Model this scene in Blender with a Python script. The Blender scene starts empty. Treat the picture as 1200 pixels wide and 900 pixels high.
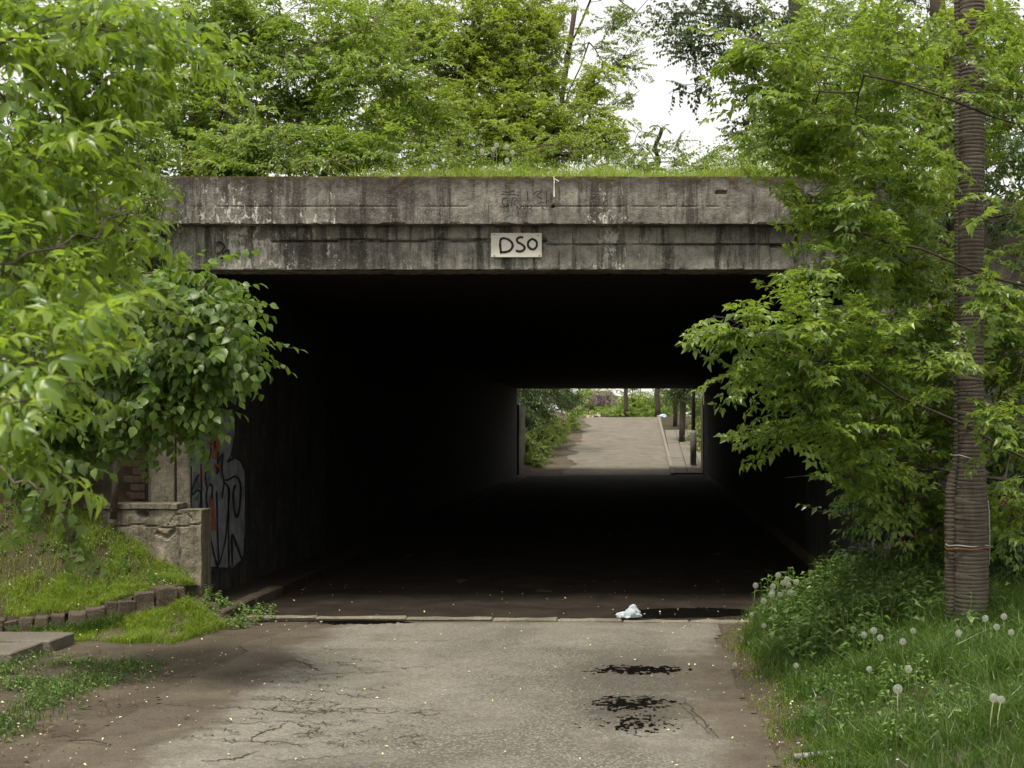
import bpy, bmesh, math, random
import numpy as np
from mathutils import Matrix, Vector, noise as mnoise
R = math.radians
rng = np.random.default_rng(7)
random.seed(7)
S = bpy.context.scene
C = S.collection

# ------------------------------------------------------------------ camera, world, sun, exposure
CAMZ, F = 1.7, 1600.0
cam = bpy.data.objects.new('camera', bpy.data.cameras.new('camera')); C.objects.link(cam)
cam.location = (0, 0, CAMZ); cam.rotation_euler = (R(90), 0, 0)
cam.data.lens = 48; cam.data.sensor_width = 36
cam.data.shift_x = -0.1258; cam.data.shift_y = 0.0417
cam.data.clip_start = 0.1; cam.data.clip_end = 3000
cam.data.dof.use_dof = True; cam.data.dof.focus_distance = 11.5; cam.data.dof.aperture_fstop = 6.3
S.camera = cam
SUN_EL, SUN_AZ = 66, 200          # degrees; azimuth clockwise from +Y
w = bpy.data.worlds.new('World'); S.world = w; w.use_nodes = True
wn, wl = w.node_tree.nodes, w.node_tree.links
sky = wn.new('ShaderNodeTexSky'); sky.sky_type = 'NISHITA'; sky.sun_disc = False
sky.sun_elevation = R(SUN_EL); sky.sun_rotation = R(SUN_AZ); sky.dust_density = 3.0; sky.air_density = 1.0
hs = wn.new('ShaderNodeHueSaturation'); hs.inputs['Saturation'].default_value = 0.35
mx = wn.new('ShaderNodeMix'); mx.data_type = 'RGBA'; mx.inputs['Factor'].default_value = 0.6
mx.inputs[7].default_value = (11.5, 11.2, 10.4, 1)      # thin bright cloud layer
wl.new(sky.outputs[0], hs.inputs['Color']); wl.new(hs.outputs[0], mx.inputs[6])
bg = wn['Background']; bg.inputs['Strength'].default_value = 0.092
wl.new(mx.outputs[2], bg.inputs['Color'])
sl = bpy.data.lights.new('sun', 'SUN'); sl.energy = 3.2; sl.angle = R(14); sl.color = (1, 0.94, 0.83)
sun = bpy.data.objects.new('sun', sl); C.objects.link(sun)
a, e = R(SUN_AZ), R(SUN_EL)
sd = Vector((math.sin(a)*math.cos(e), math.cos(a)*math.cos(e), math.sin(e)))
sun.rotation_euler = sd.to_track_quat('Z', 'Y').to_euler()
S.view_settings.view_transform = 'Standard'; S.view_settings.look = 'None'
S.view_settings.exposure = 0.60; S.view_settings.gamma = 1
S.cycles.max_bounces = 6; S.cycles.diffuse_bounces = 3; S.cycles.transmission_bounces = 4
S.cycles.transparent_max_bounces = 6; S.cycles.use_denoising = True
try: S.cycles.use_adaptive_sampling = True; S.cycles.adaptive_threshold = 0.02
except Exception: pass

def P(px, py, Y):                 # a point Y metres away seen at that place
    return Vector(((px-751)/F*Y, Y, CAMZ+(500-py)/F*Y))

# ------------------------------------------------------------------ materials
def new_mat(name):
    m = bpy.data.materials.new(name); m.use_nodes = True
    return m, m.node_tree.nodes, m.node_tree.links, m.node_tree.nodes['Principled BSDF']
class G:                          # tiny node helper
    def __init__(s, nodes, links, space='Object'):
        s.n, s.l = nodes, links
        s.tc = nodes.new('ShaderNodeTexCoord'); s.co = s.tc.outputs[space]
    def scale(s, v):
        m = s.n.new('ShaderNodeMapping'); m.inputs['Scale'].default_value = v
        s.l.new(s.co, m.inputs['Vector']); return m.outputs[0]
    def noise(s, sc, det=6, rough=0.6, vec=None, dist=0.0):
        t = s.n.new('ShaderNodeTexNoise'); t.inputs['Scale'].default_value = sc
        t.inputs['Detail'].default_value = det; t.inputs['Roughness'].default_value = rough
        t.inputs['Distortion'].default_value = dist
        s.l.new(vec if vec is not None else s.co, t.inputs['Vector']); return t.outputs['Fac']
    def voro(s, sc, vec=None, feature='F1'):
        t = s.n.new('ShaderNodeTexVoronoi'); t.inputs['Scale'].default_value = sc; t.feature = feature
        s.l.new(vec if vec is not None else s.co, t.inputs['Vector']); return t.outputs['Distance']
    def vcol(s, sc, vec=None):
        t = s.n.new('ShaderNodeTexVoronoi'); t.inputs['Scale'].default_value = sc
        s.l.new(vec if vec is not None else s.co, t.inputs['Vector']); return t.outputs['Color']
    def ramp(s, fac, stops):
        r = s.n.new('ShaderNodeValToRGB'); el = r.color_ramp.elements
        el[0].position, el[0].color = stops[0][0], c4(stops[0][1])
        el[1].position, el[1].color = stops[-1][0], c4(stops[-1][1])
        for p, c in stops[1:-1]:
            q = el.new(p); q.color = c4(c)
        s.l.new(fac, r.inputs[0]); return r.outputs[0]
    def mix(s, f, a_, b_, mode='MIX'):
        m = s.n.new('ShaderNodeMix'); m.data_type = 'RGBA'; m.blend_type = mode
        for k, v in ((0, f), (6, a_), (7, b_)):
            if hasattr(v, 'is_linked'): s.l.new(v, m.inputs[k])
            else: m.inputs[k].default_value = v if k == 0 else c4(v)
        return m.outputs[2]
    def math(s, op, a_, b_=0.0):
        m = s.n.new('ShaderNodeMath'); m.operation = op
        for k, v in ((0, a_), (1, b_)):
            if hasattr(v, 'is_linked'): s.l.new(v, m.inputs[k])
            else: m.inputs[k].default_value = v
        return m.outputs[0]
    def mr(s, v, a0, a1, b0=0.0, b1=1.0):
        m = s.n.new('ShaderNodeMapRange'); s.l.new(v, m.inputs[0])
        for k, q in zip((1, 2, 3, 4), (a0, a1, b0, b1)): m.inputs[k].default_value = q
        return m.outputs[0]
    def xyz(s):
        q = s.n.new('ShaderNodeSeparateXYZ'); s.l.new(s.co, q.inputs[0]); return q.outputs
    def bump(s, h, b, strength=0.4, dist=0.02):
        q = s.n.new('ShaderNodeBump'); q.inputs['Strength'].default_value = strength
        q.inputs['Distance'].default_value = dist; s.l.new(h, q.inputs['Height']); s.l.new(q.outputs[0], b.inputs['Normal'])
def c4(c):
    if not hasattr(c, '__len__'): return (c, c, c, 1)
    return tuple(c) if len(c) == 4 else (c[0], c[1], c[2], 1)

def mat_leaf(name, dark, mid, light, trans, tmix=0.4, rough=0.36, young=None):
    m, n, l, b = new_mat(name); g = G(n, l)
    geo = n.new('ShaderNodeNewGeometry'); oi = n.new('ShaderNodeObjectInfo')
    r = g.math('FRACT', g.math('ADD', geo.outputs['Random Per Island'], oi.outputs['Random']))
    big = g.noise(1.3, 2)
    f = g.math('ADD', g.math('MULTIPLY', r, 0.7), g.math('MULTIPLY', g.mr(big, 0.3, 0.7), 0.3))
    stops = [(0.0, dark), (0.5, mid), (0.9, light)] + ([(1.0, young)] if young else [(1.0, light)])
    col = g.ramp(f, stops)
    vein = g.noise(60, 3)
    col = g.mix(g.mr(vein, 0.35, 0.7, 0, 0.25), col, g.mix(0.5, col, (0.02, 0.05, 0.01)))
    l.new(col, b.inputs['Base Color']); b.inputs['Roughness'].default_value = rough
    b.inputs['Specular IOR Level'].default_value = 0.5
    tr = n.new('ShaderNodeBsdfTranslucent')
    tcol = g.mix(r, trans, tuple(min(1, k*1.35) for k in trans)); l.new(tcol, tr.inputs['Color'])
    ms = n.new('ShaderNodeMixShader'); ms.inputs[0].default_value = tmix
    l.new(b.outputs[0], ms.inputs[1]); l.new(tr.outputs[0], ms.inputs[2])
    l.new(ms.outputs[0], n['Material Output'].inputs[0]); return m

def mat_simple(name, col, rough=0.8, var=0.25, sc=20, bump=0.0, metal=0.0, spec=0.3):
    m, n, l, b = new_mat(name); g = G(n, l)
    f = g.noise(sc, 6)
    cc = g.ramp(f, [(0.25, tuple(k*(1-var) for k in col)), (0.75, tuple(k*(1+var) for k in col))])
    l.new(cc, b.inputs['Base Color']); b.inputs['Roughness'].default_value = rough
    b.inputs['Metallic'].default_value = metal; b.inputs['Specular IOR Level'].default_value = spec
    if bump: g.bump(f, b, bump, 0.01)
    return m

def mat_concrete(name, base=(0.20, 0.185, 0.15), dark=(0.045, 0.04, 0.032), lime=True, moss=None, topz=None, streak=1.0, limeamt=0.0, rough=0.9):
    m, n, l, b = new_mat(name); g = G(n, l)
    big = g.noise(1.1, 5, 0.65); fine = g.noise(22, 8, 0.7); mid = g.noise(5, 6, 0.7, dist=0.6)
    st = g.noise(3.0, 6, 0.7, g.scale((3.6, 3.6, 0.35)))
    st2 = g.noise(9.0, 5, 0.7, g.scale((3.0, 3.0, 0.22)))
    col = g.mix(g.mr(mid, 0.35, 0.68), base, tuple(k*0.40 for k in base))
    col = g.mix(g.math('MULTIPLY', g.mr(st, 0.47, 0.60), 0.92*streak), col, dark)
    col = g.mix(g.math('MULTIPLY', g.mr(st2, 0.55, 0.72), 0.45*streak), col, tuple(k*1.5 for k in base))
    col = g.mix(g.math('MULTIPLY', g.mr(big, 0.48, 0.62), 0.65), col, dark)
    blot = g.noise(13, 7, 0.8); col = g.mix(g.math('MULTIPLY', g.mr(blot, 0.54, 0.64), 0.4), col, dark); col = g.mix(g.math('MULTIPLY', g.mr(blot, 0.44, 0.36), 0.35), col, tuple(min(.5, k*1.45) for k in base))
    pit = g.noise(60, 4, 0.7)
    col = g.mix(g.math('MULTIPLY', g.mr(pit, 0.57, 0.66), 0.5), col, dark)
    col = g.mix(g.math('MULTIPLY', g.mr(pit, 0.43, 0.35), 0.3), col, tuple(min(.5, k*1.9) for k in base))
    if lime:
        x = g.xyz()
        lm = g.noise(17, 8, 0.8, g.scale((1, 1, 0.6)), 0.3)
        zone = g.noise(1.6, 2, 0.5, g.scale((1, 1, 0.2)))
        lowr = g.mr(x[2], 3.72, 3.52) if limeamt == 1 else g.mr(zone, 0, 1, 0.4, 0.6)
        left = g.mr(x[0], -0.5, -3.8, -0.045, 0.06)
        k = g.math('ADD', g.math('MULTIPLY', g.math('SUBTRACT', zone, 0.5), 0.40), g.math('ADD', left, g.math('MULTIPLY', lowr, 0.05)))
        k = g.math('ADD', lm, k)
        col = g.mix(g.mr(k, 0.625, 0.655, 0, 0.85), col, (0.52, 0.51, 0.45))
    if topz:
        x = g.xyz()
        t = g.math('ADD', x[2], g.math('MULTIPLY', g.math('SUBTRACT', mid, 0.5), 0.25))
        col = g.mix(g.mr(t, topz-0.16, topz-0.01, 0, 0.85), col, (0.035, 0.028, 0.022))
        ms = g.math('ADD', t, g.math('MULTIPLY', g.math('SUBTRACT', fine, 0.5), 0.16))
        col = g.mix(g.mr(ms, topz-0.03, topz+0.01, 0, 0.8), col, moss or (0.10, 0.085, 0.02))
    l.new(col, b.inputs['Base Color']); b.inputs['Roughness'].default_value = rough
    b.inputs['Specular IOR Level'].default_value = 0.2
    hgt = g.math('ADD', g.math('MULTIPLY', mid, 0.6), g.math('MULTIPLY', fine, 0.5))
    g.bump(g.math('ADD', hgt, g.math('MULTIPLY', pit, 0.3)), b, 0.8, 0.025)
    return m

def mat_asphalt(name, k=1.0):
    m, n, l, b = new_mat(name); g = G(n, l)
    x = g.xyz()
    dust = g.noise(0.9, 6, 0.6, g.scale((1.0, 0.7, 1)), 0.4); mid = g.noise(4, 6, 0.7)
    ag = g.vcol(62); agb = n.new('ShaderNodeRGBToBW'); l.new(ag, agb.inputs[0])
    agd = g.voro(62)
    stone = g.ramp(agb.outputs[0], [(0.2, (0.06, 0.055, 0.047)), (0.5, (0.165, 0.152, 0.125)), (0.85, (0.25, 0.232, 0.193))])
    stone = g.mix(g.mr(agd, 0.35, 0.6, 0, 0.9), stone, (0.05, 0.044, 0.035))
    silt = g.ramp(g.noise(40, 6, 0.75), [(0.35, (0.115, 0.102, 0.079)), (0.5, (0.18, 0.165, 0.133)), (0.65, (0.25, 0.232, 0.19))])
    # silt covers the left lane, the verges and the strip before the portal
    cover = g.math('ADD', g.mr(x[0], -0.7, -1.9, 0, 0.6), g.mr(x[1], 10.2, 11.6, 0, 0.45))
    cover = g.math('ADD', cover, g.mr(x[0], -0.1, 0.5, 0, 0.35))
    cover = g.math('ADD', cover, g.mr(dust, 0.38, 0.66, -0.25, 0.6))
    col = g.mix(g.mr(cover, 0.1, 0.7, 0.25, 0.93), stone, silt)
    # damp dark soil stain right of the middle, round the puddles
    def blob(cx, cy, rx, ry):
        dx = g.math('DIVIDE', g.math('SUBTRACT', x[0], cx), rx); dy = g.math('DIVIDE', g.math('SUBTRACT', x[1], cy), ry)
        return g.math('ADD', g.math('ADD', g.math('POWER', g.math('ABSOLUTE', dx), 2), g.math('POWER', g.math('ABSOLUTE', dy), 2)), g.math('MULTIPLY', g.math('SUBTRACT', mid, 0.5), 1.6))
    d1 = g.mr(blob(0.02, 9.3, 0.62, 1.0), 1.25, 0.25); d2 = g.mr(blob(-0.02, 8.15, 0.42, 0.62), 1.2, 0.3)
    d3 = g.mr(blob(-1.9, 9.2, 0.5, 1.4), 1.1, 0.2, 0, 0.12)
    damp = g.math('MAXIMUM', g.math('MAXIMUM', d1, d2), d3)
    col = g.mix(g.math('MULTIPLY', damp, 0.55), col, (0.062, 0.052, 0.042))
    seam = g.math('ADD', x[1], g.math('MULTIPLY', g.math('SUBTRACT', mid, 0.5), 0.9))
    col = g.mix(g.mr(seam, 11.5, 11.95, 0, 0.6), col, (0.06, 0.048, 0.036))
    col = g.mix(g.math('MULTIPLY', g.mr(g.noise(2.2, 7, 0.7), 0.5, 0.66), 0.5), col, (0.085, 0.07, 0.052))
    # packed earth washed over both edges
    wob = g.math('MULTIPLY', g.math('SUBTRACT', g.noise(1.7, 6, 0.65), 0.5), 0.9)
    wob = g.math('ADD', wob, g.math('MULTIPLY', g.math('SUBTRACT', g.noise(30, 5, 0.7), 0.5), 0.25))
    el = g.math('ADD', g.math('ADD', x[0], g.math('MULTIPLY', g.mr(x[1], 8, 11, 0, 1), 0.10)), wob)
    er = g.math('ADD', g.math('SUBTRACT', x[0], g.mr(x[1], 10.2, 11.4, 0, .35)), wob)
    earth = g.math('MAXIMUM', g.mr(el, -2.32, -2.56), g.mr(er, .28, .5))
    f2 = g.noise(2.0, 8, 0.68, dist=0.5); dcol = g.ramp(f2, [(0.3, (0.058, 0.046, 0.032)), (0.7, (0.13, 0.107, 0.076))])
    fe = g.noise(45, 7, 0.75); dcol = g.mix(g.mr(fe, 0.4, 0.7, 0, 0.5), dcol, (0.038, 0.029, 0.019)); dcol = g.mix(g.mr(fe, 0.38, 0.28, 0, 0.6), dcol, (0.25, 0.2, 0.14))
    col = g.mix(earth, col, dcol)
    l.new(col, b.inputs['Base Color']); b.inputs['Specular IOR Level'].default_value = 0.35
    rr = g.math('MINIMUM', g.mr(damp, 0, 1, 0.88, 0.55), g.mr(d2, 0, 1, 0.88, 0.30)); l.new(rr, b.inputs['Roughness'])
    g.bump(g.math('ADD', g.math('MULTIPLY', agd, -0.5), g.math('MULTIPLY', mid, 2.0)), b, 0.8, 0.014)
    return m

def mat_dirt(name, a_=(0.058, 0.046, 0.032), b_=(0.13, 0.107, 0.076), rough=0.95):
    m, n, l, b = new_mat(name); g = G(n, l)
    f = g.noise(2.0, 8, 0.68, dist=0.5); fine = g.noise(45, 7, 0.75); peb = g.voro(60)
    col = g.ramp(f, [(0.3, a_), (0.7, b_)])
    col = g.mix(g.mr(fine, 0.4, 0.7, 0, 0.5), col, tuple(k*0.45 for k in a_))
    col = g.mix(g.mr(fine, 0.38, 0.28, 0, 0.6), col, tuple(k*1.5 for k in b_))
    col = g.mix(g.mr(peb, 0.18, 0.08, 0, 0.5), col, tuple(min(1, k*1.8) for k in b_))
    l.new(col, b.inputs['Base Color']); b.inputs['Roughness'].default_value = rough
    b.inputs['Specular IOR Level'].default_value = 0.15
    g.bump(g.math('ADD', g.math('MULTIPLY', f, 1.6), g.math('ADD', fine, g.math('MULTIPLY', peb, -0.4))), b, 0.6, 0.02)
    return m

M = {}
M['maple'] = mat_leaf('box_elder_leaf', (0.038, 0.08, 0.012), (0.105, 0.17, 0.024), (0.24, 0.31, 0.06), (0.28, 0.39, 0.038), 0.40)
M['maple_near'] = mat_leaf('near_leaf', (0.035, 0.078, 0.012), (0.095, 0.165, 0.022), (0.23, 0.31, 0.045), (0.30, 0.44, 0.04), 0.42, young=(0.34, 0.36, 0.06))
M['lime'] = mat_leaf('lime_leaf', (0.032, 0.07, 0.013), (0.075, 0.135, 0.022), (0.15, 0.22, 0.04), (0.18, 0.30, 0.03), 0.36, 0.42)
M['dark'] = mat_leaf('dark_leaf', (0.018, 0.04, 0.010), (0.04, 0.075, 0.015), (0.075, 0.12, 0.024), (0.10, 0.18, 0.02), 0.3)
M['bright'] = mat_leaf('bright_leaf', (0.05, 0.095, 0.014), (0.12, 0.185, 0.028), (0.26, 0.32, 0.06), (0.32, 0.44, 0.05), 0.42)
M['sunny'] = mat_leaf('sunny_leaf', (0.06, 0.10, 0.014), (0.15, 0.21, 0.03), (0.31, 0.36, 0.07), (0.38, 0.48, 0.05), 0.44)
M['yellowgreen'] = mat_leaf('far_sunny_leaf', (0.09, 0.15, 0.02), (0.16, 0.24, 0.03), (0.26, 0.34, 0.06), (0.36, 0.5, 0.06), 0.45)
M['lilac'] = mat_leaf('lilac_blossom', (0.18, 0.12, 0.14), (0.26, 0.18, 0.2), (0.36, 0.27, 0.29), (0.3, 0.2, 0.25), 0.3)
M['grass'] = mat_leaf('grass_blade', (0.025, 0.055, 0.010), (0.06, 0.11, 0.016), (0.12, 0.19, 0.032), (0.13, 0.25, 0.03), 0.33, young=(0.22, 0.24, 0.10))
M['grass_light'] = mat_leaf('lawn_blade', (0.07, 0.10, 0.014), (0.15, 0.20, 0.025), (0.26, 0.31, 0.05), (0.36, 0.50, 0.05), 0.42, young=(0.38, 0.36, 0.14))
M['weed'] = mat_leaf('weed_leaf', (0.06, 0.11, 0.025), (0.14, 0.22, 0.05), (0.27, 0.36, 0.13), (0.12, 0.27, 0.04), 0.3)
M['bark'] = mat_simple('bark', (0.055, 0.042, 0.032), 0.9, 0.45, 30, 0.6)
M['bark_pale'] = mat_simple('twig_bark', (0.12, 0.10, 0.065), 0.8, 0.35, 30, 0.3)
M['concrete'] = mat_concrete('beam_concrete', (0.33, 0.315, 0.265), limeamt=0)
M['parapet'] = mat_concrete('parapet_concrete', (0.245, 0.23, 0.197), (0.035, 0.031, 0.025), topz=3.9, limeamt=1, streak=0.9)
M['pillar'] = mat_concrete('pillar_concrete', (0.20, 0.18, 0.13), lime=False, streak=0.8)
M['lowwall'] = mat_concrete('low_wall_concrete', (0.235, 0.205, 0.15), (0.04, 0.033, 0.024), lime=False, streak=0.7)
M['wing'] = mat_concrete('wing_wall_concrete', (0.24, 0.215, 0.18), lime=True, streak=0.6)
M['soot_shade'] = mat_concrete('sooty_concrete_shaded', (0.024, 0.022, 0.020), (0.010, 0.010, 0.009), lime=False, streak=0.6)  # sooty concrete, darkened further to stand in for the tunnel's deep shade
M['soffit'] = mat_concrete('sooty_soffit_shaded', (0.022, 0.02, 0.018), (0.010, 0.010, 0.009), lime=False, streak=0.3)  # soot on the soffit, with the interior darkness put into its colour
M['asphalt'] = mat_asphalt('old_asphalt')
M['asphalt_far'] = mat_dirt('far_asphalt', (0.115, 0.10, 0.075), (0.205, 0.187, 0.152))
M['dirt'] = mat_dirt('packed_dirt')
M['dirt_shaded'] = mat_dirt('damp_dirt_shaded', (0.014, 0.011, 0.008), (0.05, 0.038, 0.028), 0.98)  # damp dirt, with the tunnel's shade added to its colour
M['soil'] = mat_dirt('soil', (0.035, 0.028, 0.018), (0.075, 0.06, 0.035))
M['stone'] = mat_dirt('edging_stone', (0.06, 0.046, 0.034), (0.15, 0.122, 0.092))
M['slab'] = mat_dirt('slab_concrete', (0.14, 0.125, 0.10), (0.20, 0.18, 0.145))
M['sill'] = mat_dirt('sill_concrete', (0.14, 0.12, 0.09), (0.30, 0.27, 0.21))
M['brick'] = mat_simple('old_brick', (0.17, 0.12, 0.085), 0.9, 0.4, 18, 0.5)
M['petal'] = mat_simple('fallen_petal', (0.62, 0.60, 0.36), 0.7, 0.25, 30)
M['whitefl'] = mat_simple('white_petal', (0.72, 0.74, 0.60), 0.7, 0.15, 30)
M['yellow'] = mat_simple('yellow_flower', (0.7, 0.55, 0.04), 0.7, 0.2, 30)
M['stem'] = mat_simple('dandelion_stem', (0.11, 0.15, 0.04), 0.6, 0.2, 10)
M['dry'] = mat_simple('dry_stem', (0.34, 0.32, 0.17), 0.7, 0.2, 10)
M['core'] = mat_simple('seed_core', (0.16, 0.14, 0.08), 0.9, 0.2, 60)
M['puddle'] = mat_simple('puddle_water', (0.008, 0.0075, 0.006), 0.06, 0.1, 5, spec=0.5)
M['crack'] = mat_simple('crack_dirt', (0.045, 0.038, 0.028), 0.95, 0.3, 30)
M['black_paint'] = mat_simple('black_paint', (0.012, 0.012, 0.012), 0.6, 0.2, 40)
M['tag_paint'] = mat_simple('faded_black_paint', (0.02, 0.022, 0.024), 0.8, 0.6, 25)
M['teal_paint'] = mat_simple('teal_paint', (0.05, 0.10, 0.10), 0.7, 0.4, 20)
M['orange_paint'] = mat_simple('orange_paint', (0.24, 0.075, 0.04), 0.75, 0.45, 14)
M['silver_paint'] = mat_simple('silver_paint', (0.17, 0.18, 0.185), 0.8, 0.5, 9)
M['red_paint'] = mat_simple('red_paint', (0.32, 0.06, 0.045), 0.75, 0.4, 14)
M['sign'] = mat_simple('sign_enamel', (0.62, 0.59, 0.50), 0.45, 0.09, 9)
M['rust'] = mat_simple('rusty_metal', (0.17, 0.075, 0.03), 0.8, 0.4, 40, 0.3)
M['wire'] = mat_simple('grey_wire', (0.36, 0.36, 0.34), 0.5, 0.3, 40, metal=0.3)
M['pipe'] = mat_simple('grey_pipe', (0.22, 0.21, 0.19), 0.6, 0.3, 25, 0.3)
M['grey_wood'] = mat_simple('weathered_pole', (0.12, 0.105, 0.08), 0.85, 0.35, 25, 0.3)
M['lamp_metal'] = mat_simple('lamp_post_paint', (0.15, 0.14, 0.125), 0.6, 0.2, 8)
M['blue_litter'] = mat_simple('pale_litter', (0.4, 0.52, 0.62), 0.6, 0.1, 20)
M['rubble'] = mat_simple('rubble', (0.36, 0.28, 0.2), 0.9, 0.4, 12, 0.4)
def mat_sleeve():
    m, n, l, b = new_mat('ribbed_sleeve'); g = G(n, l)
    f = g.noise(7, 7, 0.7, g.scale((1, 1, 0.4))); fine = g.noise(70, 5, 0.7)
    col = g.ramp(f, [(0.3, (0.06, 0.05, 0.038)), (0.7, (0.135, 0.117, 0.094))])
    col = g.mix(g.mr(fine, 0.45, 0.7, 0, 0.4), col, (0.04, 0.032, 0.026))
    l.new(col, b.inputs['Base Color']); b.inputs['Roughness'].default_value = 0.95; b.inputs['Specular IOR Level'].default_value = 0.1; g.bump(fine, b, 0.3, 0.005); return m
M['sleeve'] = mat_sleeve()
def mat_bag():
    m, n, l, b = new_mat('plastic_bag'); g = G(n, l)
    b.inputs['Base Color'].default_value = (0.62, 0.68, 0.72, 1); b.inputs['Roughness'].default_value = 0.3
    tr = n.new('ShaderNodeBsdfTranslucent'); tr.inputs['Color'].default_value = (0.7, 0.76, 0.8, 1)
    ms = n.new('ShaderNodeMixShader'); ms.inputs[0].default_value = 0.4
    l.new(b.outputs[0], ms.inputs[1]); l.new(tr.outputs[0], ms.inputs[2]); l.new(ms.outputs[0], n['Material Output'].inputs[0]); return m
M['bag'] = mat_bag()
def mat_clock():
    m, n, l, b = new_mat('dandelion_fluff')
    b.inputs['Base Color'].default_value = (0.55, 0.56, 0.50, 1); b.inputs['Roughness'].default_value = 0.9
    tr = n.new('ShaderNodeBsdfTranslucent'); tr.inputs['Color'].default_value = (0.75, 0.76, 0.7, 1)
    ms = n.new('ShaderNodeMixShader'); ms.inputs[0].default_value = 0.5
    l.new(b.outputs[0], ms.inputs[1]); l.new(tr.outputs[0], ms.inputs[2]); l.new(ms.outputs[0], n['Material Output'].inputs[0]); return m
M['clock'] = mat_clock()

# ------------------------------------------------------------------ object helpers
def tag(o, label=None, cat=None, group=None, kind=None):
    if label: o['label'] = label
    if cat: o['category'] = cat
    if group: o['group'] = group
    if kind: o['kind'] = kind
    return o
def empty(name, loc, label=None, cat=None, group=None, kind=None):
    o = bpy.data.objects.new(name, None); o.location = loc; C.objects.link(o)
    o.empty_display_size = 0.2
    return tag(o, label, cat, group, kind)
def adopt(o, parent):             # o was built in world space
    if parent is not None:
        o.parent = parent
        wm = Matrix.Identity(4); q = parent
        while q is not None:
            wm = (q.matrix_parent_inverse if q.parent else Matrix.Identity(4)) @ q.matrix_basis @ wm; q = q.parent
        o.matrix_parent_inverse = wm.inverted()
    return o
def link_mesh(name, me, mat, parent=None):
    o = bpy.data.objects.new(name, me); C.objects.link(o)
    if mat is not None and len(me.materials) == 0: me.materials.append(mat)
    return adopt(o, parent)
def mesh_np(name, V, T, smooth=False):       # V (n,3), T (m,3) or (m,4)
    V = np.asarray(V, dtype=np.float32); T = np.asarray(T, dtype=np.int32); k = T.shape[1]
    me = bpy.data.meshes.new(name)
    me.vertices.add(len(V)); me.vertices.foreach_set('co', V.ravel())
    me.loops.add(T.size); me.loops.foreach_set('vertex_index', T.ravel())
    me.polygons.add(len(T)); me.polygons.foreach_set('loop_start', np.arange(len(T), dtype=np.int32)*k)
    me.polygons.foreach_set('use_smooth', np.full(len(T), smooth))
    me.update(calc_edges=True); me.validate(); return me
def obj_np(name, V, T, mat, parent=None, smooth=False):
    return link_mesh(name, mesh_np(name, V, T, smooth), mat, parent)
class MB:
    def __init__(s): s.v, s.f = [], []
    def box(s, x0, x1, y0, y1, z0, z1, jit=0.0):
        b = len(s.v)
        for x in (x0, x1):
            for y in (y0, y1):
                for z in (z0, z1):
                    s.v.append((x+random.uniform(-jit, jit), y+random.uniform(-jit, jit), z+random.uniform(-jit, jit)))
        for f in ((0,1,3,2),(4,6,7,5),(0,4,5,1),(2,3,7,6),(0,2,6,4),(1,5,7,3)): s.f.append([b+i for i in f])
        return s
    def tube(s, pts, rad, n=8, cap=True):
        pts = [Vector(p) for p in pts]
        rad = rad if hasattr(rad, '__len__') else [rad]*len(pts); b = len(s.v)
        for i, p in enumerate(pts):
            d = (pts[min(i+1, len(pts)-1)]-pts[max(i-1, 0)]).normalized()
            u = d.orthogonal().normalized() if i == 0 else (u-d*u.dot(d)).normalized()
            vv = d.cross(u)
            for k in range(n):
                t = 2*math.pi*k/n; s.v.append(tuple(p+(u*math.cos(t)+vv*math.sin(t))*rad[i]))
        for i in range(len(pts)-1):
            for k in range(n):
                s.f.append([b+i*n+k, b+i*n+(k+1)%n, b+(i+1)*n+(k+1)%n, b+(i+1)*n+k])
        if cap:
            s.f.append([b+k for k in range(n)][::-1]); s.f.append([b+(len(pts)-1)*n+k for k in range(n)])
        return s
    def build(s, name, mat, parent=None, smooth=False, bevel=0.0):
        me = bpy.data.meshes.new(name); me.from_pydata(s.v, [], s.f)
        if bevel:
            bm = bmesh.new(); bm.from_mesh(me)
            bmesh.ops.bevel(bm, geom=bm.edges[:], offset=bevel, segments=2, affect='EDGES', profile=0.6)
            bm.to_mesh(me); bm.free()
        for p in me.polygons: p.use_smooth = smooth
        me.update(); return link_mesh(name, me, mat, parent)
def rough_box(name, x0, x1, y0, y1, z0, z1, mat, parent=None, amp=0.008, cuts=4, bevel=0.008, seed=0, freq=5):
    bm = bmesh.new(); bmesh.ops.create_cube(bm, size=1)
    bmesh.ops.scale(bm, vec=(x1-x0, y1-y0, z1-z0), verts=bm.verts)
    bmesh.ops.bevel(bm, geom=bm.edges[:], offset=bevel, segments=1, affect='EDGES')
    bmesh.ops.subdivide_edges(bm, edges=bm.edges[:], cuts=cuts, use_grid_fill=True)
    bmesh.ops.translate(bm, vec=((x0+x1)/2, (y0+y1)/2, (z0+z1)/2), verts=bm.verts)
    for v in bm.verts:
        q = v.co*freq+Vector((seed, seed*1.7, 0))
        v.co += Vector(mnoise.noise_vector(q))*amp
    me = bpy.data.meshes.new(name); bm.to_mesh(me); bm.free()
    return link_mesh(name, me, mat, parent)

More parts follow.
